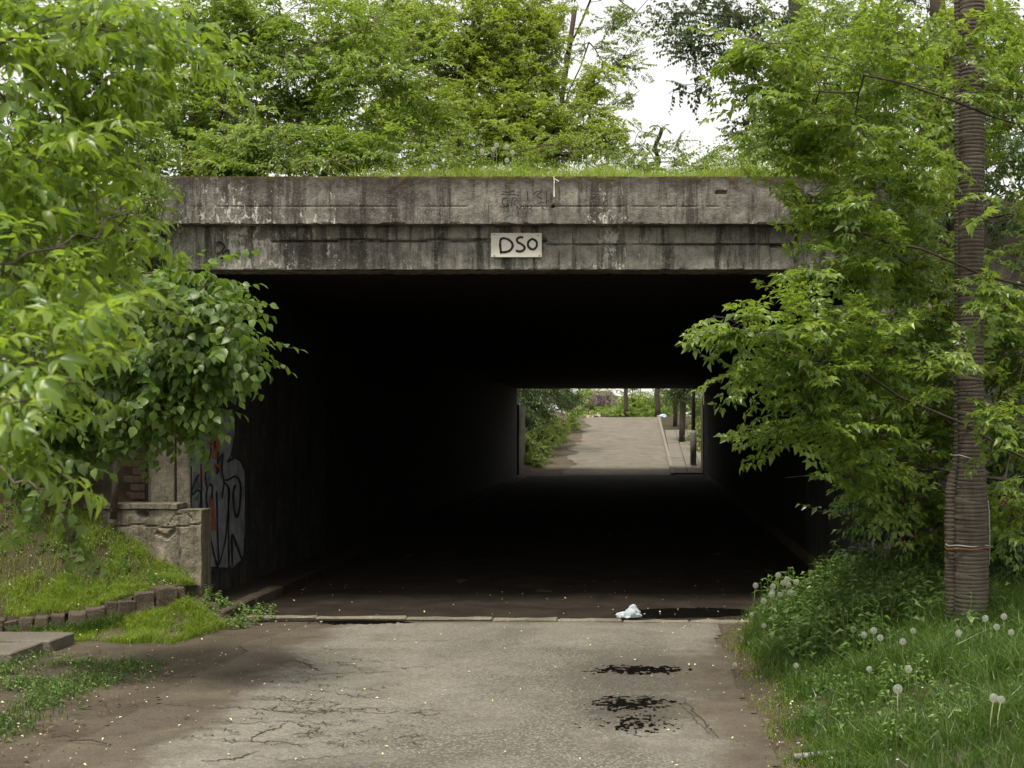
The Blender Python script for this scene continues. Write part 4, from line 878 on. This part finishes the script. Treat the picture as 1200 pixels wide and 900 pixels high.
far_tree('elder_shrub', 'sunny yellow-green bushes at the top of the far road', 'shrub', 740, 75, 4, [(690, 468, 76, 25, 16, 1, 46), (730, 475, 76, 30, 12, 1, 44), (765, 474, 76, 30, 14, 1, 44), (700, 462, 80, 20, 10, 1, 20), (790, 470, 76, 30, 18, 1, 40), (757, 483, 73, 40, 4, 1, 34), (715, 484, 73, 40, 4, 1, 30), (680, 484, 72, 12, 4, 1, 12)], M['yellowgreen'], .15, seed=79, tr=.03)
far_tree('elder_shrub', 'grey-green bush in the middle behind the top of the far road', 'shrub', 750, 79, 4, [(745, 470, 79, 18, 14, 1, 26), (715, 470, 79, 10, 12, 1, 14)], M['maple'], .15, seed=80, tr=.03)
far_tree('lilac_bush', 'faded lilac bush left of the road top beyond the tunnel', 'shrub', 705, 75, 3.4, [(706, 468, 74.5, 9, 6, .5, 16), (675, 475, 73, 14, 8, .6, 14)], M['lilac'], .12, seed=81, tr=.03)
far_tree('elder_shrub', 'green bush right of the pavement past the tunnel', 'shrub', 823, 56, 3, [(822, 480, 56, 10, 26, 1, 34), (822, 515, 52, 7, 18, .8, 24), (835, 470, 58, 20, 30, 1, 20)], M['bright'], .11, seed=82, tr=.03)

# far pavement with kerb and slabs
SW = grid_sheet('pavement', np.arange(1.0, 2.9, 0.3), np.arange(44.4, 72, 0.8), lambda x, y: h(x, y)+0.02, M['soil']); tag(SW, kind='structure')
def shared(name, me, parent, loc, rot=(0, 0, 0)):
    o = bpy.data.objects.new(name, me); C.objects.link(o); adopt(o, parent); o.location = loc; o.rotation_euler = rot; return o
ps = rough_box('paving_slab', -.235, .235, -.36, .36, -.04, .04, M['slab'], None, .004, 1, .008, 3); pme = ps.data; bpy.data.objects.remove(ps)
ks = rough_box('kerb_stone', -.06, .06, -.48, .48, -.12, .12, M['sill'], None, .004, 1, .012, 4); kme = ks.data; bpy.data.objects.remove(ks)
for j in range(22):
    yy = 45.0+j*.74
    for i in range(4):
        xx = 1.30+i*.485; shared('paving_slab', pme, SW, (xx, yy, float(h(xx, yy))+.03+random.uniform(-.006, .006)), (R(4.8)+random.uniform(-.01, .01), random.uniform(-.01, .01), random.uniform(-.01, .01)))
for j in range(26):
    yy = 44.9+j*1.0; shared('kerb_stone', kme, SW, (1.04-0.006*j, yy, float(h(1.0, yy))-.03), (R(4.8), 0, random.uniform(-.006, .006)))
# lamp post at the tunnel exit
lp = P(812.5, 0, 46.6); zg = float(h(lp.x, 46.6))+.1
LP = empty('lamp_post', (lp.x, 46.6, zg), 'grey lamp post with a thicker base on the pavement past the tunnel', 'lamp post')
MB().tube([(lp.x, 46.6, zg), (lp.x, 46.6, zg+1.08), (lp.x, 46.6, zg+1.18)], [.105, .105, .07], 14).build('base', M['lamp_metal'], LP, True)
MB().tube([(lp.x, 46.6, zg+1.14), (lp.x, 46.6, 5.8)], [.068, .05], 12).build('column', M['lamp_metal'], LP, True)
MB().tube([(lp.x, 46.6, 5.75), (lp.x-.2, 46.6, 6.0), (lp.x-.9, 46.6, 6.1)], [.05, .04, .04], 10).build('arm', M['lamp_metal'], LP, True)
MB().box(lp.x-1.5, lp.x-.85, 46.5, 46.7, 6.03, 6.16).build('lantern', M['lamp_metal'], LP, bevel=.02)
# rubble and litter at the road top
for i in range(16):
    a_ = P(random.uniform(684, 712), 0, 70.5); x = a_.x; yy = 70+random.uniform(0, 2); s_ = random.uniform(.06, .18)
    o = rough_box('rubble_chunk', x-s_, x+s_, yy-s_*.6, yy+s_*.6, float(h(x, yy))-.05, float(h(x, yy))+s_*random.uniform(.5, 1.1), M['rubble'] if i % 3 else M['crack'], None, s_*.3, 2, .03, i, 4)
    tag(o, 'pale broken chunk in the rubble heap at the top of the far road', 'rubble', 'rubble chunks at the top of the far road')
lq = P(776, 487, 70.2)
bm = bmesh.new(); bmesh.ops.create_icosphere(bm, subdivisions=3, radius=.22)
for v in bm.verts: v.co = Vector((v.co.x*1.1, v.co.y*.5, v.co.z*.35))+Vector(mnoise.noise_vector(v.co*7))*.06; v.co += Vector((lq.x, 70.2, float(h(lq.x, 70.2))+.08))
me = bpy.data.meshes.new('litter_sheet'); bm.to_mesh(me); bm.free(); tag(link_mesh('litter_sheet', me, M['blue_litter']), 'pale blue crumpled litter lying at the top of the far pavement', 'litter')

# ------------------------------------------------------------------ ribbed pole
PY = 9.3; pc = P(1138, 0, PY).x; zg = float(h(pc, PY))
PO = empty('utility_pole', (pc, PY, zg), 'tall pole in a brown ribbed sleeve, wider at the foot, standing in the right-hand grass', 'pole')
def ribbed(path, pitch, n=28, depth=.006, seed=0):
    """path: (x, y, z, radius) going up; every rib has its own slightly uneven size"""
    path = np.array(path); pts, rd = [], []; z = path[0, 2]
    while z < path[-1, 2]:
        ox = random.gauss(0, .0012); k = random.gauss(0, .0016); pz = pitch*random.uniform(.85, 1.15)
        for f_, dd in ((0, -depth), (.2, 0), (.5, depth*.3), (.8, 0)):
            zz = z+f_*pz; x, y, rr = (np.interp(zz, path[:, 2], path[:, c]) for c in (0, 1, 3))
            pts.append((x+ox+.003*math.sin(zz*2+seed), y, zz)); rd.append(rr+dd+k)
        z += pz
    return MB().tube(pts, rd, n)
z1, z2 = zb(590, PY), zb(535, PY)
ribbed([(pc, PY, zg-.1, .116), (pc, PY, z1, .112), (pc, PY, z2, .087), (pc+.01, PY, 7.5, .078)], .027).build('sleeve', M['sleeve'], PO, True)
ribbed([(pc-.122, PY+.05, zg-.1, .046), (pc-.122, PY+.05, z1+.1, .044), (pc-.075, PY+.05, z2, .030), (pc-.068, PY+.05, 7.5, .028)], .027, 14, .005, 2).build('side_duct', M['sleeve'], PO, True)
MB().tube([(pc+.118, PY-.02, zb(662, PY)), (pc+.121, PY-.02, zb(630, PY)), (pc+.117, PY-.02, zb(598, PY)), (pc+.09, PY, zb(560, PY))], .005, 6).build('cable', M['wire'], PO, True)
def ring(z, r_, tr_, mat, nm, tilt=0.0):
    pts = [(pc-.022+(r_+.022)*math.cos(t), PY+.01+r_*math.sin(t), z+tilt*math.cos(t)+.004*math.sin(5*t)) for t in np.linspace(0, 2*math.pi, 33)]
    MB().tube(pts, tr_, 6, False).build(nm, mat, PO, True)
ring(zb(638.5, PY), .122, .005, M['wire'], 'wire_band'); ring(zb(642, PY), .122, .008, M['rust'], 'rusty_band', .004); ring(zb(536, PY), .094, .004, M['wire'], 'wire_band', -.02)

# ------------------------------------------------------------------ plastic bag
bgp = P(737, 727, 12.03)
bm = bmesh.new(); bmesh.ops.create_icosphere(bm, subdivisions=4, radius=1)
for v in bm.verts:
    c = v.co.copy(); z = max(c.z, -.3)
    x = c.x*.11; yv = c.y*.06; zz = (z+.3)/1.3*.065
    pk = math.exp(-((c.x-.35)/.38)**2); zz *= (.75+1.1*pk)
    q = Vector((x, yv, zz)); q += Vector(mnoise.noise_vector(c*3.2))*.018+Vector(mnoise.noise_vector(c*8))*.007
    q.z = max(q.z, 0); v.co = q+Vector((bgp.x, 11.98, .03))
me = bpy.data.meshes.new('plastic_bag'); bm.to_mesh(me); bm.free()
tag(link_mesh('plastic_bag', me, M['bag']), 'crumpled white plastic bag lying on the sill at the tunnel mouth', 'plastic bag')
# short pipe in the bottom-right grass
a_, b_ = Vector((xb(931, 6.9), 6.9, 0.03)), Vector((xb(992, 6.93), 6.95, .045))
PP = MB().tube([a_, b_], .017, 14, True).build('metal_pipe', M['pipe'], None, True); tag(PP, 'short grey metal pipe lying in the grass at the bottom edge', 'pipe')
PO2 = MB().tube([b_, b_+Vector((.012, 0, 0))], .023, 14, True).build('collar', M['pipe'], PP, True)

# ------------------------------------------------------------------ grass, weeds, petals
def blades(name, pts, ht, wd, mat, lean=.45, seed=0):
    r = np.random.default_rng(seed); n_ = len(pts); H_ = ht*r.uniform(.45, 1.25, n_) if np.isscalar(ht) else ht*r.uniform(.5, 1.2, n_)
    a_ = r.uniform(0, 2*np.pi, n_); l_ = r.uniform(.05, lean, n_); ba = r.uniform(0, 2*np.pi, n_)
    d = np.stack([np.cos(a_)*l_, np.sin(a_)*l_, np.ones(n_)], -1); sd_ = np.stack([np.cos(ba), np.sin(ba), np.zeros(n_)], -1)*(wd*r.uniform(.6, 1.3, n_))[:, None]
    m1 = pts+d*(H_*.55)[:, None]*np.array([.6, .6, 1]); tip = pts+d*H_[:, None]*np.array([1.6, 1.6, 1])*np.array([1, 1, .92])
    V = np.stack([pts-sd_, pts+sd_, m1+sd_*.75, m1-sd_*.75, tip], 1).reshape(-1, 3); b = (np.arange(n_)*5)[:, None]
    T = np.concatenate([b+np.array([[0, 1, 2]]), b+np.array([[0, 2, 3]]), b+np.array([[3, 2, 4]])], 0)
    o = obj_np(name, V, T, mat); return tag(o, kind='stuff')
def scatter(n_, x0, x1, y0, y1, f, zf=h, seed=0):
    r = np.random.default_rng(seed); x = r.uniform(x0, x1, n_); y = r.uniform(y0, y1, n_); k = r.random(n_) < f(x, y); x, y = x[k], y[k]
    return np.stack([x, y, zf(x, y)], -1)
edge = lambda x, y: x-(0.74+.07*fbm(y*2.5, y*0, 3, 4)+.15*sstep((y-11)/1))
pts = scatter(170000, .6, 5, 5.5, 12.2, lambda x, y: sstep(edge(x, y)/.18)*np.where(x < y*.3+.3, 1, 0)*np.clip(.55+.5*fbm(x*3, y*3, 2, 3), .15, 1), seed=1)
hh = .13+.10*sstep((pts[:, 1]-8.0)/2.5)+.06*sstep((pts[:, 0]-1.3)/1)+.03*fbm(pts[:, 0]*3, pts[:, 1]*3, 2, 6); hh = hh*(.4+.6*sstep(edge(pts[:, 0], pts[:, 1])/.35))*np.clip(1+.55*fbm(pts[:, 0]*4, pts[:, 1]*4, 3, 9), .35, 2)
hh = hh*(1-.62*np.exp(-((pts[:, 0]-2.15)/.28)**2-((pts[:, 1]-8.95)/.35)**2)); blades('grass', pts, hh, .003, M['grass'], .8, 2)
pts = scatter(5000, .62, 1.0, 6, 12, lambda x, y: sstep((edge(x, y)+.12)/.15)*.5, seed=12); blades('grass', pts, .04, .003, M['grass_light'], .9, 3)
# grass bank left
pts = scatter(90000, -6.4, -3.86, 10.95, 11.94, lambda x, y: (y > np.interp(x, exs, eys)+.03-.05*fbm(x*9, y*0, 2, 3))*np.clip(.35+.8*fbm(x*4, y*4, 3, 7), 0.06, 1), lawn_z, 3); blades('grass', pts, .07*np.clip(1+.6*fbm(pts[:, 0]*5, pts[:, 1]*5, 3, 3), .3, 2), .0025, M['grass_light'], .8, 4)
def low_f(x, y): return sstep((-3.32-.30*sstep((12-y)/1.5)-x-.05*fbm(x*6, y*6, 2, 5))/.15)*sstep((y-10.72-.12*fbm(x*3, y*0, 3, 5))/.15)*(y < np.interp(x, exs, eys)-.02)*np.clip(.7+.6*fbm(x*4, y*4, 2, 1), 0, 1)
pts = scatter(50000, -5, -3.2, 10.6, 12.1, low_f, seed=5); blades('grass', pts, .07*np.clip(1+.7*fbm(pts[:, 0]*5, pts[:, 1]*5, 3, 3), .3, 2), .003, M['grass_light'], .8, 6)
ex_ = rng.uniform(-5.4, -3.9, 2600); ey_ = np.interp(ex_, exs, eys)+rng.normal(.0, .02, 2600)-.085; kk = fbm(ex_*3, ex_*0, 3, 2) > -.1
pts = np.stack([ex_, ey_, h(ex_, ey_)], -1)[kk]; blades('grass', pts, .13, .0028, M['grass'], .5, 14)
def bl_f(x, y): return sstep((-3.34+.22*fbm(y*1.2, y*0, 3, 6)-x)/.5)*np.clip(.45+.9*fbm(x*3, y*3, 2, 8), 0, 1)*(y < 10.1)*(1-((y > 9.6) & (x < -4.42)))
pts = scatter(26000, -4.9, -3.1, 6.3, 10.1, bl_f, seed=7); blades('grass', pts, .06, .003, M['grass'], .8, 8)
# grass on the bridge
pts = scatter(60000, -4.4, 3, 12.35, 17, lambda x, y: np.clip(.5+.5*fbm(x*2, y*2, 2, 3)+.4*(x > -2), 0, 1), lambda x, y: 3.84+0.96*sstep((y-12.5)/5.5), 9)
blades('grass', pts, np.clip(.11+.13*(pts[:, 0] > -2.6)+.12*fbm(pts[:, 0]*2.2, pts[:, 1]*2, 3, 4), .03, .4), .004, M['grass_light'], .6, 10)
pts = scatter(5000, -4.2, 2.2, 12.02, 12.36, lambda x, y: np.clip(fbm(x*3, y*3, 2, 3), 0, 1), lambda x, y: 3.90+0*x, 19); blades('moss', pts, .018, .003, mat_leaf('moss', (.04, .05, .01), (.08, .07, .015), (.12, .11, .02), (.1, .12, .02), .2), .9, 11)

# broad-leaved weeds
def weeds(name, P0, hgt, lsz, wd, mat, nl=8, seed=0):
    r = np.random.default_rng(seed); SP, SD, SU, SC, A, B = [], [], [], [], [], []
    for p in P0:
        H_ = hgt*r.uniform(.5, 1.2); tip = p+np.array([r.normal(0, .12*H_), r.normal(0, .12*H_), H_]); A.append(p); B.append(tip)
        for i in range(nl):
            t = .25+.75*i/(nl-1); q = p+(tip-p)*t; an = i*2.4+r.uniform(-.4, .4)
            if t > .95: an = r.uniform(0, 6.28)
            d = np.array([math.cos(an), math.sin(an), r.uniform(-.1, .5)]); SP.append(q); SD.append(d); SU.append([r.normal(0, .2), r.normal(0, .2), 1.]); SC.append(lsz*r.uniform(.6, 1.1)*(1.15-.5*t))
    SP, SD, SU, SC = map(np.array, (SP, SD, SU, SC)); FRM = frames(SD, SU); lv, lt = leaf_shape('mid', wd, .12, .3)
    V = (np.einsum('nij,vj->nvi', FRM, lv)*SC[:, None, None]+SP[:, None]).reshape(-1, 3); T = (lt[None]+(np.arange(len(SP))*len(lv))[:, None, None]).reshape(-1, 3)
    V2, Q2 = tubes_np(np.array(A), np.array(B), np.full(len(A), .003), np.full(len(A), .0015), 4)
    T2 = np.concatenate([Q2[:, [0, 1, 2]], Q2[:, [0, 2, 3]]]); return tag(obj_np(name, np.concatenate([V, V2]), np.concatenate([T, T2+len(V)]), mat), kind='stuff')
pts = scatter(2200, .85, 2.5, 8.9, 12.1, lambda x, y: sstep((x-.95)/.3)*(.25+.75*sstep((y-9.1)/.8))*np.clip(.5+.9*fbm(x*1.6, y*1.6, 2, 5), 0.05, 1)*(x < y*.3), seed=21); weeds('weeds', pts, .31, .11, .55, M['weed'], 8, 22)
pts = scatter(260, 1.5, 3.6, 10.6, 12.1, lambda x, y: .9+0*x, seed=23); weeds('weeds', pts, .42, .10, .35, M['grass'], 12, 24)
pts = scatter(800, .95, 3.2, 6.5, 9.8, lambda x, y: np.clip(.3+.7*fbm(x*2, y*2, 2, 4), .05, 1), seed=25); weeds('weeds', pts, .15, .065, .5, M['weed'], 6, 26)
pts = scatter(150, -4.1, -3.15, 11.4, 12.4, lambda x, y: (sstep((x+4.0)/.2)*sstep((-3.2-x)/.2)), seed=27); weeds('weeds', pts, .10, .055, .6, M['weed'], 7, 28)
pts = scatter(1100, -4.9, -3.3, 6.3, 10.0, lambda x, y: bl_f(x, y)*.9, seed=29); weeds('weeds', pts, .07, .05, .4, M['weed'], 6, 30)
pts = scatter(260, -5.5, -3.9, 11.5, 11.94, lambda x, y: .5+0*x, lawn_z, seed=31); weeds('weeds', pts, .07, .045, .5, M['weed'], 7, 32)
pts = scatter(1100, -4.2, 2.4, 12.36, 14.5, lambda x, y: np.clip(.25+fbm(x*1.5, y, 2, 5), 0, 1), lambda x, y: 3.86+0*x, seed=33); weeds('weeds', pts, .26, .06, .4, M['bright'], 11, 34)
pts = np.array([P(xx_, 0, 10.2) for xx_ in (1105, 1112, 1124, 1140, 1150, 1160)]); pts[:, 2] = h(pts[:, 0], pts[:, 1]); weeds('weeds', pts, .22, .13, .75, M['weed'], 7, 36)

def petals(name, P0, sz, mat, seed=0, up=.004):
    r = np.random.default_rng(seed); n_ = len(P0); a_ = r.uniform(0, 6.28, n_); d = np.stack([np.cos(a_), np.sin(a_), r.normal(0, .25, n_)], -1)
    FRM = frames(d, np.stack([r.normal(0, .3, n_), r.normal(0, .3, n_), np.ones(n_)], -1)); lv, lt = leaf_shape('mid', .55, .15, .1); s_ = sz*r.uniform(.5, 1.4, n_)
    V = (np.einsum('nij,vj->nvi', FRM, lv)*s_[:, None, None]+(P0+np.array([0, 0, up]))[:, None]).reshape(-1, 3)
    return tag(obj_np(name, V, (lt[None]+(np.arange(n_)*5)[:, None, None]).reshape(-1, 3), mat), kind='stuff')
pts = scatter(900, -4.4, 1.0, 6.2, 11.9, lambda x, y: np.clip(.25+.5*fbm(x*2, y*2, 3, 2)+.35*(x > .1)+.3*(x < -2.6), .02, .9), seed=41); petals('fallen_petals', pts, .018, M['petal'], 42, .022)
pts = scatter(260, -3.5, 1.6, 12.2, 15, lambda x, y: .35+0*x, seed=43); petals('fallen_petals', pts, .022, M['petal'], 44, .018)
pts = scatter(1500, -6, -3.87, 11.0, 11.93, lambda x, y: (y > np.interp(x, exs, eys)+.03)*.35, lawn_z, 45); petals('fallen_petals', pts+np.array([0, 0, .03]), .016, M['whitefl'], 46)
pts = scatter(900, -5, -3.2, 10.7, 12.1, low_f, seed=47); petals('fallen_petals', pts+np.array([0, 0, .03]), .016, M['petal'], 48)
pts = scatter(500, -4.9, -3.0, 6.3, 9.8, lambda x, y: .35+0*x, seed=49); petals('fallen_petals', pts+np.array([0, 0, .02]), .018, M['petal'], 50)
pts = scatter(700, .7, 3, 6.5, 12, lambda x, y: .2+.5*(x < .95), seed=51); petals('fallen_petals', pts+np.array([0, 0, .03]), .016, M['whitefl'], 52)
pts = scatter(60, -3.4, 2, 12.6, 14.5, lambda x, y: .5+0*x, lambda x, y: 4.0+.15*rng.random(len(x)), seed=53); petals('yellow_flowers', pts, .03, M['yellow'], 54)
# small twigs and gravel
pts = scatter(1600, -4.3, 1.1, 6.2, 12.2, lambda x, y: np.clip((x < -2.4)*.8+(x > .35)*.8+.12, 0, 1), seed=55); petals('grit', pts, .013, M['soil'], 56, .012)
pts = scatter(1000, -4.3, 1.1, 6.2, 12.2, lambda x, y: np.clip((x < -2.4)*.8+(x > .35)*.8+.05, 0, 1), seed=57); petals('grit', pts, .011, M['sill'], 58, .012)
mb = MB()
for (x0, y0, x1, y1) in ((105, 790, 160, 793), (80, 872, 130, 877), (60, 868, 90, 870), (140, 800, 158, 803), (115, 826, 124, 829)):
    A, B = [Vector((xb(a_, 1.7*F/(b_-500)), 1.7*F/(b_-500), .02)) for a_, b_ in ((x0, y0), (x1, y1))]; mb.tube([A, (A+B)/2+Vector((0, .02, .01)), B], .004, 5)
pts = scatter(1500, -4.9, -3.0, 6.3, 10.1, lambda x, y: .5*sstep((-2.9-x)/.5), seed=61); petals('dead_leaves', pts, .03, M['brick'], 62, .02)
pts = scatter(900, .66, 1.3, 6.3, 11.5, lambda x, y: .5*sstep((1.25-x)/.5), seed=63); petals('dead_leaves', pts, .024, M['brick'], 64, .02)
tag(mb.build('fallen_twigs', M['bark']), kind='stuff')

# ------------------------------------------------------------------ dandelion clocks
def clock_mesh(rad, n_=150, seed=0):
    r = np.random.default_rng(seed); V, T = [], []
    for i in range(n_):
        z = 1-2*(i+.5)/n_; a_ = i*2.39996; d = np.array([math.sqrt(1-z*z)*math.cos(a_), math.sqrt(1-z*z)*math.sin(a_), z]); u = norm(np.cross(d, [.3, .5, .8])); v = np.cross(d, u)
        tip = d*rad*.9
        for k in range(3):
            t = k*2.094+r.uniform(0, 1); e1 = tip+(u*math.cos(t)+v*math.sin(t))*rad*.26+d*rad*.12; e2 = tip+(u*math.cos(t+.5)+v*math.sin(t+.5))*rad*.26+d*rad*.12
            b = len(V); V += [tip, e1, e2]; T.append((b, b+1, b+2))
        b = len(V); V += [u*rad*.012, -u*rad*.012, tip]; T.append((b, b+1, b+2))
    return mesh_np('seed_head', np.array(V), np.array(T))
CM = [clock_mesh(1.0, 95, k) for k in range(2)]
for m_ in CM: m_.materials.append(M['clock'])
bm = bmesh.new(); bmesh.ops.create_icosphere(bm, subdivisions=2, radius=.30); core_me = bpy.data.meshes.new('core'); bm.to_mesh(core_me); bm.free(); core_me.materials.append(M['core'])
def dandelion(px, py, label, group=None, hgt=.22, rad=.024, Y=None, bend=0.0, dry=False, zg=None, cat='flower'):
    if Y is None:
        best = None
        for yy in np.arange(6.4, 12.1, .05):
            p = P(px, py, yy); dz = p.z-float(h(p.x, yy)); e_ = abs(dz-hgt)
            if p.x < .9 and yy < 11: e_ += 0
            if best is None or e_ < best[0]: best = (e_, yy)
        Y = best[1]
    p = P(px, py, Y); g = float(h(p.x-bend, Y)) if zg is None else zg
    if p.z-g < .05: g = p.z-.08
    t = empty('dandelion', (p.x-bend, Y, g), label, cat, group)
    mid_ = Vector((p.x-bend*.7, Y, g+(p.z-g)*.6)); MB().tube([(p.x-bend, Y, g-.01), mid_, p], .0026, 5).build('stem', M['dry'] if dry else M['stem'], t, True)
    o = bpy.data.objects.new('seed_head', CM[random.randrange(2)]); C.objects.link(o); adopt(o, t); o.location = p; o.scale = (rad,)*3; o.rotation_euler = (random.random()*6, random.random()*6, random.random()*6)
    c = bpy.data.objects.new('core', core_me); C.objects.link(c); c.parent = o; c.scale = (1, 1, 1)
cl = 'white dandelion clock in the dense cluster where the verge meets the tunnel mouth'
for a_, b_ in ((912, 674), (922, 679), (918, 683), (924, 685), (885.5, 686), (906, 687), (905, 694), (919.5, 694), (926, 694), (929.5, 695), (904, 697), (895, 704), (914.5, 708), (907, 711), (933, 682), (914, 697)):
    dandelion(a_, b_, cl, 'clustered dandelion clocks by the tunnel mouth', .38, .023, Y=11.3+random.uniform(-.25, .2), bend=random.uniform(-.04, .05))
D = [(881, 720, 'dandelion clock at the very edge of the verge just below the dense cluster', .2), (895.4, 733, 'lone dandelion clock on a bent stem below the dense cluster', .22), (933, 780, 'solitary dandelion clock low in the grass near the road, middle of the verge', .2), (861.4, 779, 'dandelion clock leaning out over the dirt at the road edge', .12),
    (1000, 737.5, 'left one of two round dandelion clocks above the nettles', .3), (1024, 739, 'right one of two round dandelion clocks above the nettles', .3), (1012.5, 744, 'half-blown dandelion clock between the two round ones', .28), (1031.5, 747.5, 'half-blown dandelion clock right of and below the two round ones', .28),
    (1070, 739, 'upper of two dandelion clocks left of the pole foot', .3), (1058, 752, 'lower of two dandelion clocks left of the pole foot', .28), (1018.7, 784, 'dandelion clock in the middle of the verge grass', .22), (1064.6, 784, 'half-blown dandelion clock on a tall pale stem in the mid verge', .25),
    (1123.5, 742, 'dandelion clock right in front of the foot of the pole', .25), (1185, 741, 'brightest dandelion clock right of the pole, near the picture edge', .28), (1154.7, 724.5, 'shaded dandelion clock just right of the pole foot', .3), (1176.5, 722.5, 'shaded dandelion clock farther right of the pole foot', .3), (1168, 734.7, 'small shaded dandelion clock between the others right of the pole', .28),
    (976, 694, 'pale dandelion clock at the crest of the verge before the tunnel', .35), (1186, 691, 'dim dandelion clock high in the shrub shade at the right edge', .4), (992, 650, 'leftmost of three dandelion clocks atop the weeds by the right wall', .6), (1001.7, 657, 'lowest of three dandelion clocks atop the weeds by the right wall', .55), (1011.7, 643, 'topmost of three dandelion clocks atop the weeds by the right wall', .6)]
for a_, b_, l_, hg in D: dandelion(a_, b_, l_, 'dandelion clocks in the verge', hg*.8, random.uniform(.0165, .021), Y=(11.6 if b_ < 700 else None))
dandelion(1052, 807.5, 'brownish spent dandelion clock in the mid verge', 'dandelion clocks in the verge', .2, .024, dry=True)
dandelion(1164.6, 818, 'left one of a pair of tall withered dandelions at the right edge', 'dandelion clocks in the verge', .33, .02, dry=True, bend=.02)
dandelion(1173, 820, 'right one of a pair of tall withered dandelions at the right edge', 'dandelion clocks in the verge', .33, .018, dry=True, bend=.02)
for a_, b_, l_ in ((565, 177, 'leftmost dandelion clock in the grass on top of the bridge'), (582, 170, 'topmost dandelion clock in the grass on top of the bridge'), (578, 175, 'dandelion clock just under the topmost one on the bridge'), (594, 171.6, 'dandelion clock right of the topmost one on the bridge'), (600.7, 178.7, 'rightmost dandelion clock in the grass on top of the bridge'), (594, 188, 'lowest dandelion clock in the grass on top of the bridge')):
    dandelion(a_, b_, l_, 'dandelion clocks on the bridge', rad=.022, Y=13.2, zg=3.86)
print('LEAVES', NL, 'tris', sum(len(o.data.polygons) for o in S.objects if o.type == 'MESH'), 'objs', len(S.objects))
